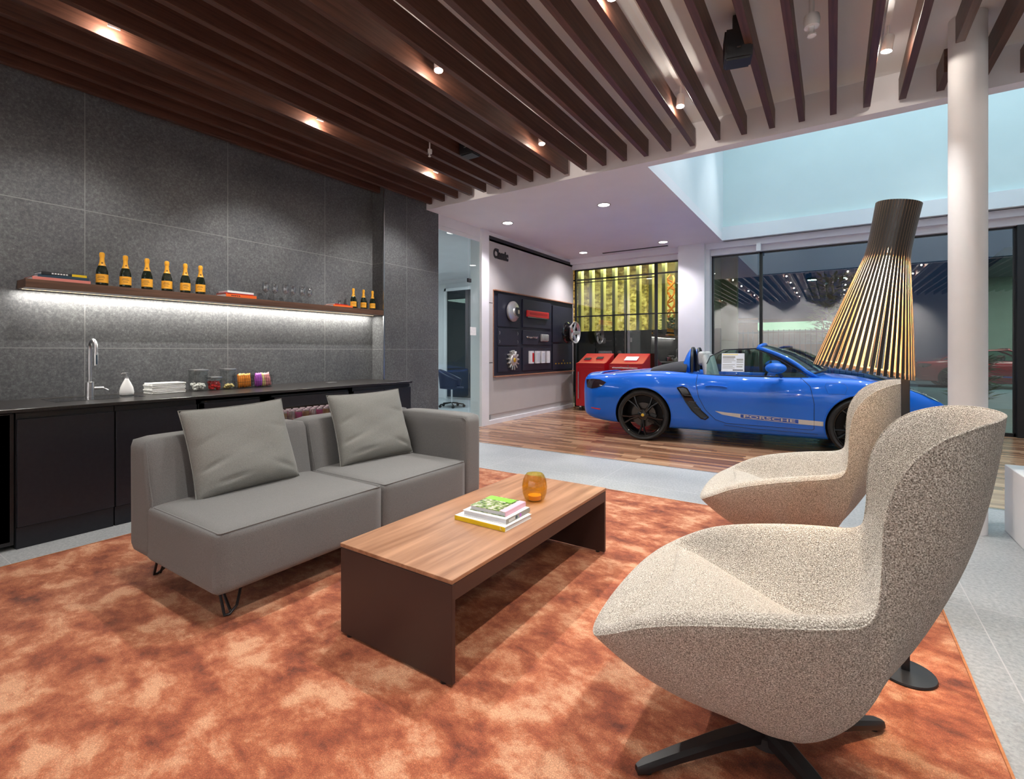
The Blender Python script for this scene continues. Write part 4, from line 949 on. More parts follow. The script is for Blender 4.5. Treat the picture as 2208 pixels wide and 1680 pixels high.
def wheel_parts(t, R, Wd, nsp, rimm, c=(0, 0, 0), twin=True, tyre=True, depth=.02, spw=.02):
    """wheel with axis along local Y, outer face towards -Y"""
    rr = R * .835 if tyre else R
    if tyre: obj('tyre', lathe(B(), [(rr * .985, -Wd / 2 + .01), (rr + .012, -Wd / 2), (R * .93, -Wd / 2 - .004), (R * .985, -Wd / 2 + .02), (R, -Wd / 2 + .05), (R, Wd / 2 - .05), (R * .985, Wd / 2 - .02), (rr, Wd / 2), (rr * .95, 0)], 64, c, axis='Y', closed=True), 'tyre', t, True)
    if tyre: ri = lathe(B(), [(rr * .93, -Wd / 2 + .02), (rr * .955, -Wd / 2 + .002), (rr * .99, -Wd / 2 - .002), (rr * 1.0, -Wd / 2 + .012), (rr * .97, Wd / 2), (rr * .90, Wd / 2), (rr * .90, -Wd / 2 + .05)], 64, c, axis='Y', closed=True)
    else:
        ri = lathe(B(), [(rr * .74, -Wd / 2 + .045), (rr * .90, -Wd / 2 + .02), (rr * .94, -Wd / 2), (rr * 1.0, -Wd / 2), (rr * 1.0, -Wd / 2 + .02), (rr * .86, -Wd / 2 + .05), (rr * .78, -Wd / 2 + .06)], 64, c, axis='Y', closed=True)
        obj('barrel', lathe(B(), [(rr * .76, -Wd / 2 + .05), (rr * .84, -Wd / 2 + .05), (rr * .80, 0), (rr * .86, Wd / 2 - .03), (rr * .98, Wd / 2 - .01), (rr * .98, Wd / 2), (rr * .76, Wd / 2)], 64, c, axis='Y', closed=True), 'rim', t, True)
    ro = obj('rim', ri, rimm, t, True)
    sp_ = B()
    for k in range(nsp):
        a0 = 2 * PI * k / nsp
        for off in ((-.17, .17) if twin else (0,)):
            p0 = (rr * .20, a0 + off * .6); p1 = (rr * .60, a0 + off * .55); p2 = (rr * .95, a0 + off * 1.05); V = []
            for (r_, a), w_, dy0 in ((p0, spw * 1.15, .035), (p1, spw * .85, .022), (p2, spw * 1.0, .008)):
                ct, st = math.cos(a), math.sin(a)
                V.append([sp_.verts.new((c[0] + r_ * ct - q * st, c[1] - Wd / 2 + dy0 + d2, c[2] + r_ * st + q * ct)) for q, d2 in ((-w_, .02), (-w_ * .5, 0), (w_ * .5, 0), (w_, .02), (w_ * .5, .04), (-w_ * .5, .04))])
            for p, q2 in zip(V, V[1:]):
                for j in range(6): sp_.faces.new((p[j], p[(j + 1) % 6], q2[(j + 1) % 6], q2[j]))
            sp_.faces.new(V[0]); sp_.faces.new(V[-1][::-1])
    bmesh.ops.recalc_face_normals(sp_, faces=sp_.faces[:])
    obj('spokes', sp_, rimm, ro, True)
    obj('hub', lathe(B(), [(0, -Wd / 2 + .02), (rr * .16, -Wd / 2 + .022), (rr * .26, -Wd / 2 + .045), (rr * .26, -Wd / 2 + .09), (0, -Wd / 2 + .09)], 32, c, axis='Y'), rimm, ro, True)
    return ro
o = thing('alloy_wheel', 'five-spoke polished alloy wheel hung at the right of the niche', 'wheel', (XP + .24, 9.10, 1.60)); o.rotation_euler = (0, 0, PI / 2)
wheel_parts(o, .225, .20, 5, 'alu', tyre=False, twin=False, spw=.044)
obj('mount', tube(B(), [(0, .02, 0), (0, .21, 0)], .03, 12), 'black', o, True)
tag(obj('cap_badge', lathe(B(), [(0, 0), (.02, 0), (.02, .004), (0, .004)], 16, (XP + .03, 9.14, 1.02), axis='X'), 'gold'), 'tiny gold badge low on the right panel of the niche', 'badge')

# red tool cabinets
def tool_cab(label, x, y, wd, door):
    t = thing('tool_cabinet', label, 'cabinet', (x, y, 0), 0, 'red tool cabinets by the window')
    m = B(); prism(m, [(0, .10), (.52, .10), (.52, 1.17), (.10, .985), (.0, .975)], 0, wd); bmesh.ops.bevel(m, geom=m.edges[:], offset=.006, segments=2, affect='EDGES'); obj('body', m, 'redcab', t, True)
    if door:
        d_ = obj('door', bx(.025, wd - .025, -.006, 0, .13, .90, .002, 1), 'redcab', t); obj('handle', tube(B(), [(.07, -.03, .25), (.07, -.03, .80)], .011, 10), 'steel', d_, True)
    else:
        for k in range(3): d_ = obj('drawer', bx(.025, wd - .025, -.006, 0, .13 + k * .27, .38 + k * .27, .002, 1), 'redcab', t); obj('handle', tube(B(), [(.08, -.025, .35 + k * .27), (wd - .08, -.025, .35 + k * .27)], .009, 10), 'steel', d_, True)
    obj('lock', lathe(B(), [(0, -.01), (.012, -.01), (.012, 0), (0, 0)], 14, (wd * .6, -.004, .5 if door else .93), axis='Y'), 'chrome', t, True)
    for cx_ in (.08, wd - .08):
        for cy_ in (.08, .44):
            c_ = obj('caster', lathe(B(), [(0, -.015), (.04, -.015), (.042, 0), (.04, .015), (0, .015)], 20, (cx_, cy_, .042), axis='Y'), 'black', t, True); obj('fork', bx(cx_ - .02, cx_ + .02, cy_ - .03, cy_ + .03, .07, .101), 'steel', c_)
    return t
a1 = tool_cab('red steel tool cabinet on casters with a tall bar handle, next to the display wall', -4.42, 9.08, .62, True)
for k, (xx, yy) in enumerate(((.15, .25), (.40, .30))):
    mm = Matrix.Translation((xx, yy, .985 + (yy - .1) * .44 + .006)) @ Matrix.Rotation(math.atan(.44), 4, 'X')
    obj('emblem', box(B(), -.07, .07, -.05, .05, -.002, .003, 0, 1, 0, mm), 'blackcover', a1)
a2 = tool_cab('red steel tool chest with drawers behind the tail of the blue car', -3.70, 9.08, .66, False)
mm = Matrix.Translation((.36, .28, .985 + .18 * .44 + .008)) @ Matrix.Rotation(math.atan(.44), 4, 'X')
tag(obj('paper_sheet', box(B(), -.13, .13, -.09, .09, -.001, .001, 0, 1, 0, Matrix.Translation((-3.70, 9.08, 0)) @ mm), 'paper'), 'white printed sheet lying on the sloped top of the red tool chest', 'paper')

# ------------------------------------------------------------------ blue open roadster (and the red coupe outside)
def interp(T, x):
    if x <= T[0][0]: return T[0][1]
    for (a, va), (b_, vb) in zip(T, T[1:]):
        if x <= b_:
            u = (x - a) / (b_ - a); u = u * u * (3 - 2 * u) * .35 + u * .65; return va + (vb - va) * u
    return T[-1][1]
def build_car(name, label, paint, roof, loc, rz):
    car = thing(name, label, 'car', loc, rz)
    W = [(-.965, .40), (-.94, .60), (-.88, .72), (-.75, .80), (-.5, .865), (-.2, .90), (0, .905), (.3, .905), (.6, .885), (1.0, .872), (1.6, .872), (2.0, .880), (2.3, .893), (2.475, .896), (2.75, .875), (2.95, .83), (3.12, .75), (3.26, .62), (3.36, .44), (3.40, .25)]
    ZS = [(-.965, .80), (-.88, .86), (-.5, .895), (-.2, .92), (0, .93), (.3, .935), (.6, .925), (1.0, .905), (1.6, .900), (2.0, .905), (2.3, .905), (2.475, .895), (2.75, .85), (3.0, .775), (3.2, .67), (3.36, .56), (3.4, .52)]
    ZT = [(-.965, .80), (-.90, .845), (-.5, .92), (0, .965), (.3, 1.0), (.55, 1.0), (2.0, .97), (2.2, .93), (2.5, .86), (2.8, .80), (3.1, .71), (3.3, .60), (3.4, .52)]
    ZB = [(-.965, .36), (-.9, .27), (-.7, .21), (-.3, .19), (.4, .165), (2.1, .155), (2.8, .17), (3.2, .19), (3.4, .30)]
    xs = [-.965, -.95, -.92, -.86, -.75, -.60, -.45, -.3, -.15, 0, .15, .30, .45, .56, .62, .75, .95, 1.2, 1.5, 1.75, 1.90, 1.98, 2.1, 2.25, 2.4, 2.55, 2.7, 2.85, 3.0, 3.12, 3.22, 3.31, 3.37, 3.40]
    m = B(); R = []
    for x in xs:
        w_, zs, zt, zb = interp(W, x), interp(ZS, x), interp(ZT, x), interp(ZB, x)
        cock = .60 <= x <= 1.92
        h = zs - zb
        fl_ = math.exp(-((x - 0) / .55) ** 2) + math.exp(-((x - 2.475) / .5) ** 2)
        pts = [(0, zb), (w_ * .82, zb), (w_ * .965, zb + .03), (w_ * (.985 - .012 * (1 - min(1, fl_))), zb + h * .22), (w_ * (.992 - .012 * (1 - min(1, fl_))), zb + h * .42), (w_ * (1.0), zb + h * .62), (w_ * .985, zb + h * .80), (w_ * (.94 - .01 * (1 - min(1, fl_))), zs - .035), (w_ * .865, zs)]
        if cock: pts += [(w_ * .835, zs - .012), (w_ * .82, .62), (w_ * .45, .42), (0, .42)]
        else: pts += [(w_ * .72, zs + (zt - zs) * .22 - .002), (w_ * .52, zs + (zt - zs) * .60), (w_ * .26, zs + (zt - zs) * .92), (0, zt)]
        full = pts + [(-y, z) for y, z in pts[-2:0:-1]]
        R.append([m.verts.new((x, y, z)) for y, z in full])
    n = len(R[0])
    for a, b_ in zip(R, R[1:]):
        for k in range(n): m.faces.new((a[k], b_[k], b_[(k + 1) % n], a[(k + 1) % n]))
    m.faces.new(R[0][::-1]); m.faces.new(R[-1]); bmesh.ops.recalc_face_normals(m, faces=m.faces[:])
    body = obj('body', m, [paint, 'black'], car, 'all'); subsurf(body, 2); bake(body)
    cut = B()
    for cx_, rr in ((0, .375), (2.475, .368)):
        for s in (-1, 1):
            lathe(cut, [(0, .52 * s), (rr, .52 * s), (rr, 1.2 * s), (0, 1.2 * s)], 72, (cx_, 0, .345), axis='Y')
    cme = D.meshes.new('arch_cut'); bmesh.ops.recalc_face_normals(cut, faces=cut.faces[:]); cut.to_mesh(cme); cut.free(); cme.materials.append(M[paint]); cme.materials.append(M['black']); cme.polygons.foreach_set('material_index', [1] * len(cme.polygons))
    co = D.objects.new('arch_cut', cme); COL.objects.link(co)
    bo = body.modifiers.new('b', 'BOOLEAN'); bo.operation = 'DIFFERENCE'; bo.object = co; bo.solver = 'EXACT'
    pm = body.parent; body.parent = None; bake(body); body.parent = pm
    D.objects.remove(co); D.meshes.remove(cme)
    body.data.polygons.foreach_set('use_smooth', [True] * len(body.data.polygons)); body.data.set_sharp_from_angle(angle=math.radians(42))
    tree = BVHTree.FromPolygons([v.co for v in body.data.vertices], [p.vertices[:] for p in body.data.polygons])
    def side(x, z, off=.002, s=-1):
        h = tree.ray_cast(Vector((x, 1.3 * s, z)), Vector((0, -s, 0)))
        return (h[0] + h[1] * off) if h[0] is not None and abs(h[0].y) > .3 else Vector((x, .86 * s, z))
    def down(x, y, off=.002):
        h = tree.ray_cast(Vector((x, y, 2)), Vector((0, 0, -1))); return h[0] + h[1] * off
    def patch(top, bot, nu, nv, off=.003, proj=side, s=-1):
        def lerpL(L, u):
            q = u * (len(L) - 1); i = min(int(q), len(L) - 2); f = q - i; return (L[i][0] * (1 - f) + L[i + 1][0] * f, L[i][1] * (1 - f) + L[i + 1][1] * f)
        b_ = B()
        def P(u, v):
            a = lerpL(top, u); c = lerpL(bot, u); x, z = a[0] * (1 - v) + c[0] * v, a[1] * (1 - v) + c[1] * v
            return proj(x, z, off, s) if proj is side else proj(x, z * 1.0, off)
        grid(b_, P, nu, nv); bmesh.ops.recalc_face_normals(b_, faces=b_.faces[:])
        return b_
    def line(ptsxz, r, proj=side, off=.0, s=-1, dens=8, closed=False):
        L = []
        P = ptsxz + ([ptsxz[0]] if closed else [])
        for a, b_ in zip(P, P[1:]):
            for k in range(dens): u = k / dens; L.append(proj(a[0] * (1 - u) + b_[0] * u, a[1] * (1 - u) + b_[1] * u, off, s) if proj is side else proj(a[0] * (1 - u) + b_[0] * u, a[1] * (1 - u) + b_[1] * u, off))
        if not closed: L.append(proj(P[-1][0], P[-1][1], off, s) if proj is side else proj(P[-1][0], P[-1][1], off))
        b_ = B(); tube(b_, L, r, 6, closed=closed); return b_
    for s in (-1, 1):
        # door outline
        obj('door_gap', line([(.70, .915), (.685, .80), (.72, .62), (.80, .46), (.92, .34), (1.05, .30), (1.98, .285), (2.0, .30), (2.0, .60), (1.96, .80), (1.86, .905)], .0028, s=s), 'seam', car)
        # side intake
        itk = obj('side_intake', patch([(.47, .735), (.52, .745), (.60, .730)], [(.70, .385), (.78, .345), (.83, .372)], 6, 18, .004, s=s) if False else patch([(.455, .735), (.50, .67), (.565, .55), (.64, .44), (.75, .345)], [(.575, .730), (.615, .66), (.67, .55), (.745, .45), (.835, .365)], 18, 6, .003, s=s), 'blackgloss', car, 'all')
        obj('intake_frame', line([(.455, .735), (.50, .67), (.565, .55), (.64, .44), (.75, .345), (.80, .335), (.838, .365), (.745, .45), (.67, .55), (.615, .66), (.575, .730), (.52, .748)], .009, off=.002, s=s, closed=True), 'blackgloss', itk, True)
        for zz in (.64, .56, .48): xx = .455 + (.735 - zz) * .72; obj('intake_slat', line([(xx + .02, zz), (xx + .11, zz - .005)], .006, off=.008, s=s), 'black', itk, True)
        # door handle
        obj('door_handle', line([(.80, .765), (.86, .775), (1.0, .768), (1.06, .755)], .010, off=.006, s=s), paint, car, True)
        # tail lamp
        obj('tail_lamp', patch([(-.87, .80), (-.75, .815), (-.62, .81), (-.52, .775)], [(-.83, .69), (-.75, .675), (-.66, .69), (-.56, .735)], 14, 6, .005, s=s), 'lens', car, 'all')
        obj('side_reflector', patch([(-.76, .405), (-.60, .395)], [(-.76, .39), (-.62, .378)], 6, 2, .004, s=s), 'red', car)
        # head lamp on the fender top
        yy = s
        hl = obj('head_lamp', patch([(2.78, .74 * yy), (2.95, .74 * yy), (3.10, .69 * yy), (3.20, .60 * yy)], [(2.78, .68 * yy), (2.90, .56 * yy), (3.05, .50 * yy), (3.20, .50 * yy)], 14, 8, .005, proj=down), 'headlens', car, 'all')
        for hx, hy in ((2.93, .655), (3.06, .60)):
            for q in ((-.03, 0), (.03, 0), (0, .03), (0, -.03)):
                p = down(hx + q[0], (hy + q[1] * .8) * yy, .008); obj('led_projector', lathe(B(), [(0, .004), (.014, .003), (.016, -.002), (0, -.002)], 12, p), 'chrome', hl)
        # arch lip
        for cx_, rr in ((0, .380), (2.475, .373)):
            L = []
            for k in range(25):
                a = math.radians(-22 + 224 * k / 24); p = side(cx_ + (rr + .006) * math.cos(a), .345 + (rr + .006) * math.sin(a), .0, s); L.append(p)
            b_ = B(); tube(b_, L, .007, 6); obj('arch_lip', b_, paint, car, True)
        # stripe decal with lettering, lower door
        st = obj('side_stripe', patch([(.92, .452), (1.04, .440), (1.21, .431)], [(.92, .447), (1.0, .410), (1.22, .378)], 10, 4, .0022, s=s), 'silverdecal', car, 'all')
        obj('stripe_band', patch([(1.84, .403), (2.12, .391)], [(1.84, .346), (2.12, .338)], 10, 4, .0022, s=s), 'silverdecal', st, 'all')
        obj('stripe_line', patch([(1.21, .431), (1.84, .403)], [(1.21, .426), (1.84, .398)], 12, 1, .0022, s=s), 'silverdecal', st, 'all')
        obj('stripe_line', patch([(1.21, .384), (1.84, .352)], [(1.21, .378), (1.84, .346)], 12, 1, .0022, s=s), 'silverdecal', st, 'all')
        obj('letter_field', patch([(1.212, .425), (1.835, .397)], [(1.212, .385), (1.835, .353)], 12, 3, .0024, s=s), 'bluedecal', st, 'all')
        obj('sill_line', line([(1.02, .275), (1.3, .255), (2.14, .235)], .003, off=.0, s=s), 'seam', car, True)
        if not roof:
            tb = text_bm('PORSCHE', .050, 0, 'CENTER', .0008, 1, 1.02)
            xsz = max(v.co.x for v in tb.verts) - min(v.co.x for v in tb.verts); k_ = .56 / xsz
            for v in tb.verts:
                u = v.co.x * k_; x_ = 1.525 + u * (1 if s < 0 else -1); p = side(x_, .3895 - u * .045 * (1 if s < 0 else -1) + v.co.y * .95, .0042, s); v.co = p
            obj('lettering', tb, 'silverdecal', st)
        # mirror
        mr = B(); grid(mr, lambda u, v: Vector((1.60 + (.115 + .02 * math.cos(PI * v)) * math.cos(2 * PI * u) * math.sin(PI * v) + .0, s * (.955 - .085 * math.cos(PI * v)), 1.005 + (.068) * math.sin(2 * PI * u) * math.sin(PI * v) + .008 * math.sin(PI * v))), 20, 12)
        bmesh.ops.remove_doubles(mr, verts=mr.verts[:], dist=.001); bmesh.ops.recalc_face_normals(mr, faces=mr.faces[:])
        mo = obj('wing_mirror', mr, paint, car, 'all')
        b_ = B(); tube(b_, [(1.66, s * .80, .915), (1.65, s * .86, .935), (1.63, s * .92, .965)], lambda i: [.028, .022, .024][i], 10); obj('mirror_stalk', b_, 'black', mo, True)
        # seats
        for_y = s * .36
        st_ = B(); grid(st_, lambda u, v: Vector((.74 + .02 * math.sin(v * PI) + (.055 + .03 * (1 - v)) * math.cos(2 * PI * u) - .10 * v + (.10), for_y + (.23 - .11 * v ** 3) * (abs(math.sin(2 * PI * u)) ** .7) * math.copysign(1, math.sin(2 * PI * u)), .45 + .72 * v - .0)), 24, 14)
        for rg_ in (0, 14): pass
        bmesh.ops.holes_fill(st_, edges=st_.edges[:], sides=0); bmesh.ops.remove_doubles(st_, verts=st_.verts[:], dist=.001); bmesh.ops.recalc_face_normals(st_, faces=st_.faces[:])
        so_ = obj('seat', st_, 'leather', car, True)
        hd = B(); box(hd, .66, .76, for_y - .13, for_y + .13, 1.02, 1.215, .045, 4); obj('headrest', hd, 'leather', so_, 'all')
        if not roof:
            # rollover hoop with painted fairing
            L = [(.60, for_y - .21, .93), (.60, for_y - .20, 1.10), (.595, for_y - .15, 1.21), (.59, for_y - .06, 1.255), (.59, for_y + .06, 1.255), (.595, for_y + .15, 1.21), (.60, for_y + .20, 1.10), (.60, for_y + .21, .93)]
            b_ = B(); tube(b_, L, .022, 10); hp = obj('rollover_hoop', b_, 'black', car, True)
            def FP(u, v):
                a = PI * u; y_ = for_y - math.cos(a) * .24 * (1 - .0 * v); z_ = .93 + .335 * math.sin(a) ** .6 * (1 - v ** 1.6 * .93) + 0 * v
                return Vector((.595 - .13 * v - .02, y_, z_))
            b_ = B(); grid(b_, FP, 20, 10); bmesh.ops.recalc_face_normals(b_, faces=b_.faces[:]); 
            fo = obj('hoop_fairing', b_, paint, car, 'all'); so2 = fo.modifiers.new('s', 'SOLIDIFY'); so2.thickness = .03
    if not roof:
        # folded top cover
        b_ = B(); grid(b_, lambda u, v: Vector((.06 + .48 * u, (v * 2 - 1) * (.66 + .07 * u), .935 + (.055 + .085 * math.sin(min(1, u * 1.1) * PI / 2)) * (1 - abs(v * 2 - 1) ** 7.0) - .0)), 12, 20)
        fo = obj('folded_soft_top', b_, 'softtop', car, 'all'); fo.modifiers.new('s', 'SOLIDIFY').thickness = .03
    # windscreen: A pillars, header, glass
    base = [(1.97, -.73, .93), (2.08, -.60, .955), (2.17, -.35, .975), (2.20, 0, .98), (2.17, .35, .975), (2.08, .60, .955), (1.97, .73, .93)]
    topp = [(1.40, -.585, 1.265), (1.45, -.53, 1.292), (1.485, -.30, 1.305), (1.495, 0, 1.308), (1.485, .30, 1.305), (1.45, .53, 1.292), (1.40, .585, 1.265)]
    def q(L, u):
        v = u * (len(L) - 1); i = min(int(v), len(L) - 2); f = v - i
        p0, p1, p2, p3 = [Vector(L[max(0, min(len(L) - 1, i + d))]) for d in (-1, 0, 1, 2)]
        return .5 * ((2 * p1) + (-p0 + p2) * f + (2 * p0 - 5 * p1 + 4 * p2 - p3) * f * f + (-p0 + 3 * p1 - 3 * p2 + p3) * f ** 3)
    b_ = B(); grid(b_, lambda u, v: q(base, .02 + .96 * u).lerp(q(topp, .02 + .96 * u), v) + Vector((.045 * math.sin(PI * v) * .8, 0, .03 * math.sin(PI * v))), 24, 10); bmesh.ops.recalc_face_normals(b_, faces=b_.faces[:])
    wsn = obj('windscreen', b_, 'windscreen', car, 'all')
    fr = []
    for s in (-1, 1):
        P0, P1 = q(base, 0 if s < 0 else 1), q(topp, 0 if s < 0 else 1)
        fr.append([P0.lerp(P1, v) + Vector((.045 * math.sin(PI * v) * .8, 0, .03 * math.sin(PI * v))) for v in [k / 10 for k in range(11)]])
    L = fr[0] + [q(topp, k / 16) for k in range(1, 16)] + fr[1][::-1]
    L[0] = L[0] + Vector((.10, 0, -.05)); L[-1] = L[-1] + Vector((.10, 0, -.05))
    b_ = B(); tube(b_, L, .024, 10); obj('windscreen_frame', b_, paint, car, 'all')
    b_ = B(); tube(b_, [q(base, k / 16) + Vector((-.01, 0, .004)) for k in range(17)], .014, 8); obj('cowl_seal', b_, 'black', wsn, True)
    b_ = B(); tube(b_, [p + Vector((-.028, .012 if i < 11 else (-.012 if i > 25 else 0), -.018)) for i, p in enumerate(L)][1:-1], .009, 8); obj('inner_seal', b_, 'black', wsn, True)
    for y0 in (-.40, .10):
        b_ = B(); tube(b_, [(2.19, y0, 1.0), (2.05, y0 + .25, 1.075), (1.98, y0 + .5, 1.10)], .006, 6); obj('wiper', b_, 'black', wsn, True)
    for s in (-1, 1):   # side glass
        top = [(.80, 1.05), (.84, 1.15), (1.0, 1.235), (1.40, 1.255), (1.66, 1.10), (1.93, .93)]
        bot = [(.80, .90)] * 1 + [(.86, .90), (1.05, .90), (1.40, .90), (1.66, .90), (1.93, .90)]
        def SG(u, v):
            i = min(int(u * 5), 4); f = u * 5 - i; a = Vector(top[i]).lerp(Vector(top[i + 1]), f); c = Vector(bot[i]).lerp(Vector(bot[i + 1]), f); p = c.lerp(a, v)
            return Vector((p.x, s * (.745 - .155 * ((p.y - .90) / .36) - .0), p.y))
        b_ = B(); grid(b_, SG, 20, 8); bmesh.ops.recalc_face_normals(b_, faces=b_.faces[:]); sg = obj('side_window', b_, 'windscreen', car, 'all')
        L = [SG(k / 20, 1) for k in range(21)]; b_ = B(); tube(b_, L, .006, 6); obj('window_edge', b_, 'seam', sg, True)
        obj('belt_trim', tube(B(), [(.74, s * .748, .905), (1.3, s * .752, .902), (1.95, s * .745, .90)], .008, 8), 'seam', car, True)
        if s < 0 and not roof:
            stk = B(); 
            def SP(u, v): x_ = .98 + .27 * u; z_ = .955 + .235 * v; return Vector((x_, -(.745 - .155 * ((z_ - .90) / .36)) - .004, z_))
            grid(stk, SP, 4, 4); so_ = obj('price_sheet', stk, 'pages', sg)
            for (u0, u1, v0, v1, mt) in [(.05, .72, .90, .96, 'snackyellow'), (.76, .96, .80, .96, 'pages'), (.05, .60, .74, .84, 'greyspine'), (.05, .55, .66, .70, 'greyspine'), (.05, .62, .58, .61, 'greyspine'), (.05, .45, .50, .53, 'greyspine'), (.66, .95, .60, .70, 'greyspine'), (.66, .95, .50, .55, 'greyspine'), (.05, .60, .36, .39, 'greyspine'), (.05, .50, .27, .30, 'greyspine'), (.05, .58, .18, .21, 'greyspine'), (.66, .95, .36, .40, 'greyspine'), (.66, .92, .24, .30, 'greyspine'), (.50, .95, .06, .11, 'blackcover')]:
                b_ = B(); grid(b_, lambda a, c: SP(u0 + (u1 - u0) * a, v0 + (v1 - v0) * c) + Vector((0, -.001, 0)), 1, 1); obj('sheet_print', b_, mt, so_)
    # interior: dash, wheel, door cards
    obj('dashboard', box(B(), 1.62, 1.98, -.68, .68, .70, .90, .05, 4), 'black', car, True)
    b_ = B(); tube(b_, [(1.50 + .06 * math.sin(a), .36 + .18 * math.cos(a), .90 + .17 * math.sin(a)) for a in [2 * PI * k / 24 for k in range(24)]], .014, 8, closed=True); obj('steering_wheel', b_, 'black', car, True)
    obj('console', box(B(), .7, 1.7, -.12, .12, .42, .66, .03, 3), 'black', car, True)
    # tail spoiler lip
    b_ = B()
    def TS(u, v):
        y_ = (u * 2 - 1) * .66; return Vector((-.90 + .05 * (1 - math.cos(y_)) * 4 + .20 * v, y_, .875 + .02 * v - .045 * abs(u * 2 - 1) ** 4))
    grid(b_, TS, 20, 5); fo = obj('tail_spoiler', b_, paint, car, 'all'); fo.modifiers.new('s', 'SOLIDIFY').thickness = .018
    obj('filler_cap', line([(2.12, .84), (2.30, .84), (2.33, .80), (2.30, .72), (2.14, .72), (2.11, .80)], .0012, closed=True, off=.0), 'seam', car)
    if roof:
        b_ = B()
        def RF(u, v):
            x_ = -.25 + 1.75 * u; y_ = (v * 2 - 1) * .60; z_ = .95 + .345 * math.sin(min(1, (u * 1.0 + .0) * 1.25) * PI / 2) ** .8 * (1 - .12 * abs(v * 2 - 1) ** 3)
            return Vector((x_, y_ * (1 - .05 * u), z_))
        grid(b_, RF, 16, 12); fo = obj('roof', b_, paint, car, 'all'); fo.modifiers.new('s', 'SOLIDIFY').thickness = .03
    # wheels
    for wx in (0, 2.475):
        for s in (-1, 1):
            w_ = D.objects.new('wheel', None); COL.objects.link(w_); w_.parent = car; w_.location = (wx, s * .765, .345); w_.rotation_euler = (0, .35 + wx, 0 if s < 0 else PI)
            ro = wheel_parts(w_, .345, .25, 5, 'rim', depth=.03, spw=.017)
            obj('brake_disc', lathe(B(), [(.08, -.04), (.165, -.04), (.165, -.01), (.08, -.01)], 40, axis='Y', closed=True), 'brake', w_, True)
            m = B(); box(m, .08, .175, -.06, .01, -.07, .07, .015, 2); obj('brake_caliper', m, 'black', w_, True)
            obj('centre_cap', lathe(B(), [(0, -.109), (.020, -.107), (.023, -.10), (0, -.10)], 24, axis='Y'), 'gold', ro, True)
    return car
TH = math.radians(6)
cx_ = -2.18 - .89 * math.sin(TH); cy_ = 6.53 + .89 * math.cos(TH)
build_car('roadster', 'bright blue open-top sports car with black wheels parked on the plank floor', 'blue', False, (cx_, cy_, 0), TH)

# ------------------------------------------------------------------ office furniture
oc = thing('office_chair', 'dark shell office chair on castors seen through the office glass', 'chair', (-6.95, 8.15, 0)); oc.rotation_euler = (0, 0, .5)
m = B()
def OC(u, v):
    a = -2.2 + 4.4 * u; r = .26 + .04 * v; return Vector((-r * math.cos(a), r * math.sin(a), .44 + (.10 + .28 * (math.cos(a) * .5 + .5)) * v))
grid(m, OC, 24, 8); lathe(m, [(0, .44), (.26, .44), (.26, .41), (0, .38)], 24); o = obj('shell', m, 'navydisp', oc, 'all'); o.modifiers.new('s', 'SOLIDIFY').thickness = .03
obj('post', lathe(B(), [(0, .08), (.02, .08), (.02, .39), (0, .39)], 14), 'chrome', oc, True)
for k in range(5):
    a = k * 2 * PI / 5; m = B(); tube(m, [(0, 0, .10), (.27 * math.cos(a), .27 * math.sin(a), .065)], .013, 8); s_ = obj('foot', m, 'black', oc, True)
    obj('castor', lathe(B(), [(0, -.02), (.03, -.02), (.03, .02), (0, .02)], 16, (.27 * math.cos(a), .27 * math.sin(a), .03), axis='Y'), 'black', s_, True)
de = thing('desk', 'pale wooden office desk top showing behind the stone pier', 'desk', (-7.6, 7.75, 0)); obj('desktop', bx(-.8, .35, -.4, .4, .72, .75, .004, 1), 'tabletop', de)
for a in (-.7, .27):
    for b2 in (-.33, .33): obj('leg', bx(a - .025, a + .025, b2 - .025, b2 + .025, 0, .72), 'whiteplastic', de)
sd = thing('side_stool', 'small round wooden stool behind the glass office door', 'stool', (-6.25, 8.55, 0)); obj('seat', lathe(B(), [(0, .44), (.18, .44), (.18, .47), (0, .47)], 28), 'tabletop', sd, True)
for k in range(3): a = k * 2.1 + .3; obj('leg', tube(B(), [(.12 * math.cos(a), .12 * math.sin(a), .44), (.17 * math.cos(a), .17 * math.sin(a), 0)], .012, 8), 'black', sd, True)

# ------------------------------------------------------------------ outside, seen through the windows
struct('ground', bx(-14, 22, WY + .1, 45, -.12, -.02), 'asphalt')
struct('ground_paving', bx(1.5, 14, WY + .1, 26, -.02, -.01), noise_mat('wet_paving', [(.4, (.16, .24, .26)), (.6, (.20, .29, .31))], 5, .35))
lb = thing('lobby_building', 'warmly lit lobby with stone wall and cream fins across the yard, behind the red cabinets', 'building', (-5.0, 13.2, 0))
m = B(); box(m, -3.2, 2.6, 0, .15, 0, 1.80); obj('dark_parapet', m, 'black', lb)
obj('stone_wall', bx(-3.2, .0, 2.2, 2.4, 1.0, 4.2), 'stonewall', lb); obj('back_wall', bx(.0, 2.6, 2.6, 2.8, 1.0, 4.2), 'fin', lb)
obj('floor_slab', bx(-3.2, 2.6, .15, 2.8, 1.2, 1.5), 'fin', lb); obj('roof_slab', bx(-3.2, 2.6, -.2, 2.8, 4.0, 4.3), 'fin', lb); obj('side_wall', bx(2.0, 2.15, 0, 2.8, 1.0, 4.2), 'fin', lb)
obj('window_mullion', box(box(B(), -3.2, 2.4, -.03, 0, 3.30, 3.34), -3.2, 2.4, -.03, 0, 2.22, 2.25), 'black', lb)
for k in range(13):
    xx = -2.5 + k * .36; obj('fin', bx(xx - .045, xx + .045, .25, .45, 1.80 if k > 3 else 1.3, 4.0), 'fin', lb)
for k in range(6): obj('ceiling_spot', lathe(B(), [(0, 3.98), (.05, 3.98), (.05, 3.995), (0, 3.995)], 12, (-2.2 + k * .7, 1.2, 0)), 'spotlens', lb)
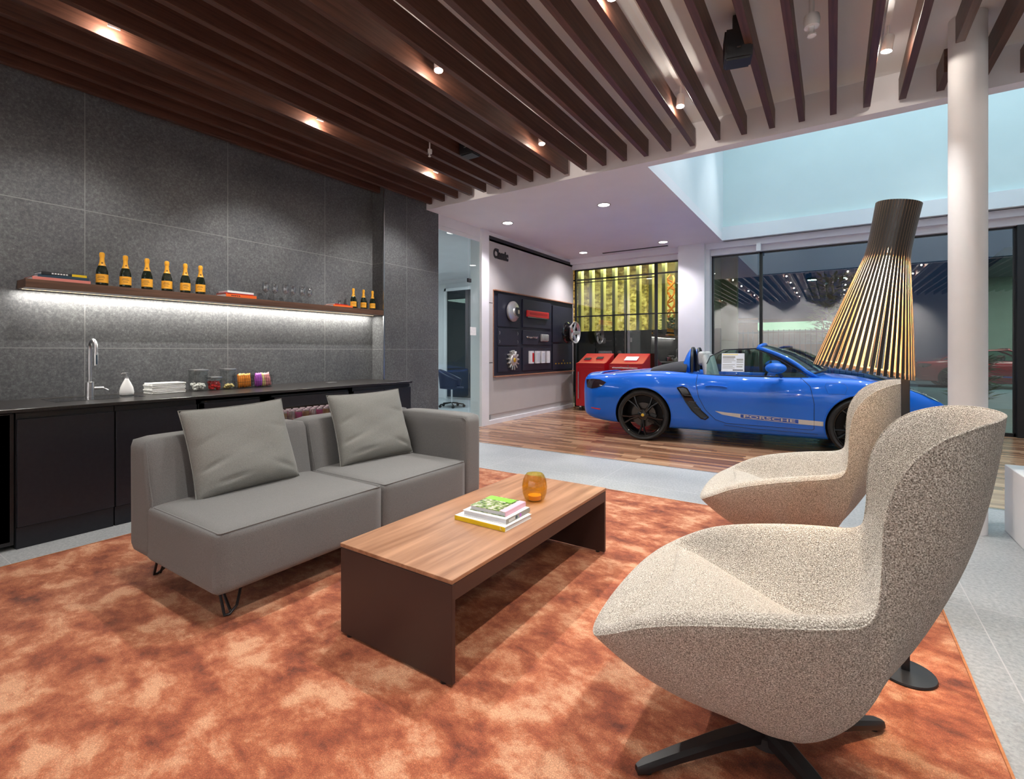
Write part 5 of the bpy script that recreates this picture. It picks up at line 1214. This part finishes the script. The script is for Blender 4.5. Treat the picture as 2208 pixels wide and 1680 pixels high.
sc = thing('sculpture', 'orange twisted metal sculpture inside the lit lobby', 'sculpture', (-3.95, 14.2, 1.5))
m = B()
for ph in (0, 2.1, 4.2): tube(m, [(.14 * math.cos(ph + k * .5), .14 * math.sin(ph + k * .5), .05 + k * .08) for k in range(24)], .028, 6)
for k in range(8): tube(m, [(.17 * math.cos(k), .17 * math.sin(k), .2 + k * .21), (-.17 * math.cos(k), -.17 * math.sin(k), .36 + k * .21)], .022, 6)
obj('lattice', m, 'terracotta', sc, True)
def plant(name, label, loc, n, hgt, spread, seed, mt='leaf', cat='plant'):
    rnd = random.Random(seed); t = thing(name, label, cat, loc); m = B()
    for k in range(n):
        a = rnd.uniform(0, 2 * PI); r = spread * math.sqrt(rnd.random()); h = hgt * rnd.uniform(.35, 1); c = Vector((r * math.cos(a), r * math.sin(a), h)); L = .10 + .06 * rnd.random() + hgt * .02
        d = Vector((math.cos(a), math.sin(a), rnd.uniform(-.3, .7))).normalized() * L; s_ = d.cross(Vector((0, 0, 1))).normalized() * L * .28
        m.faces.new([m.verts.new(c - d), m.verts.new(c + s_), m.verts.new(c + d + Vector((0, 0, -.02))), m.verts.new(c - s_)])
    tag(obj('foliage', m, mt, t), kind='stuff')
    st = B()
    for k in range(4): a = k * 1.6; tube(st, [(0, 0, 0), (.4 * spread * math.cos(a), .4 * spread * math.sin(a), hgt * .6)], .012 + .01 * spread, 6)
    obj('stem', st, 'garage', t, True)
plant('lobby_plant', 'bright green leafy plant below the orange sculpture in the lobby', (-3.85, 13.9, 1.5), 160, .75, .28, 3)
plant('grass_clump', 'wispy clump of tall grasses outside the window, right of the floor lamp', (2.05, 11.6, -.02), 260, 1.15, .35, 8)
plant('street_tree', 'dark green tree across the street beyond the window, left of the floor lamp', (-.05, 26, 0), 900, 4.6, 1.0, 11, cat='tree')
def street_lamp(label, x, y, h, arms):
    t = thing('street_lamp', label, 'street lamp', (x, y, 0), 0, 'street lamps beyond the windows'); obj('pole', tube(B(), [(0, 0, 0), (0, 0, h)], .06, 10), 'bluegrey', t, True)
    for s in arms:
        a_ = obj('arm', tube(B(), [(0, 0, h - .05), (s * .55, 0, h)], .035, 8), 'bluegrey', t, True); obj('lamp_head', box(B(), s * .75 - .28, s * .75 + .28, -.12, .12, h - .05, h + .07, .03, 2), 'bluegrey', a_, True)
        obj('lens', bx(s * .75 - .22, s * .75 + .22, -.10, .10, h - .075, h - .052), 'streetlamp', a_)
street_lamp('tall twin-headed street lamp glowing in the dark sky behind the car windscreen', -.35, 34.8, 5.6, (-1, 1))
street_lamp('smaller twin-headed street lamp farther off, left of the floor lamp shade', 2.1, 39.5, 4.9, (-1, 1))
street_lamp('single street lamp with a green glow beside the white window pier', -8.0, 32, 4.4, (1,))
nb = thing('garage_building', 'low building with a brown door and pale lit fascia across the street', 'building', (-1.2, 27.5, 0))
obj('wall', bx(-4.6, 3.2, 0, 4, 0, 2.6), 'bluegrey', nb); obj('fascia', bx(-2.0, 2.0, -.12, 0, 2.25, 2.65), 'warmstrip', nb); obj('roof_edge', bx(-4.7, 3.3, -.2, 4.1, 2.65, 2.8), 'black', nb)
obj('door', bx(-1.9, .9, -.05, 0, 0, 1.55), 'garage', nb); obj('pier', bx(-3.1, -2.0, -.1, 0, 0, 2.9), 'garage', nb)
fe = thing('street_fence', 'black railing fence between the yard and the brown-doored building', 'fence', (-2.6, 24, 0))
m = B(); box(m, -2.2, 3.6, -.02, .02, 2.0, 2.05); box(m, -2.2, 3.6, -.02, .02, .25, .30)
obj('rail', m, 'black', fe)
for k in range(30): obj('baluster', bx(-2.2 + k * .2 - .012, -2.2 + k * .2 + .012, -.012, .012, 0, 2.15), 'black', fe)
kb = thing('site_kiosk', 'grey-blue building with dark window and lit blue poster, behind the car headrests', 'building', (-4.1, 19.5, 0))
obj('wall', bx(-2.3, .6, 0, 3, 0, 3.1), 'bluegrey', kb); obj('window', bx(-2.1, -.7, -.03, 0, .3, 2.2), 'darkglass', kb); obj('poster', bx(-1.35, -.72, -.06, -.031, .2, 1.25), 'blueposter', kb)
# right: lit wall, canopy and red coupe
rw = thing('carport_building', 'pale lit building with a sloping canopy behind the parked red car', 'building', (9.5, 25.5, 0))
obj('wall', bx(-5, 6, 0, .4, 0, 4.2), noise_mat('sage_render', [(.4, (.36, .42, .33)), (.6, (.40, .46, .37))], 3, .7), rw); m = B(); prism(m, [(-4, 4.2), (.2, 4.0), (.2, 4.25), (-4, 4.5)], -5, 6); obj('canopy', m, 'bluegrey', rw)
obj('canopy_light', bx(-3.3, -1.2, -2.2, -1.8, 4.0, 4.06), 'canopylight', rw)
lamp('AREA', (5.2, 21.0, 3.9), 170, (.95, 1, .94), size=5, sy=3)
build_car('coupe', 'red closed sports car parked outside at the right edge beyond the window', 'redpaint', True, (3.25, 22.4, -.012), .04)
tag(obj('concrete_block', bx(4.62, 5.8, 13.4, 14.2, -.012, .62, .03, 2), 'bluegrey'), 'grey concrete block on the paving outside by the red car', 'block')
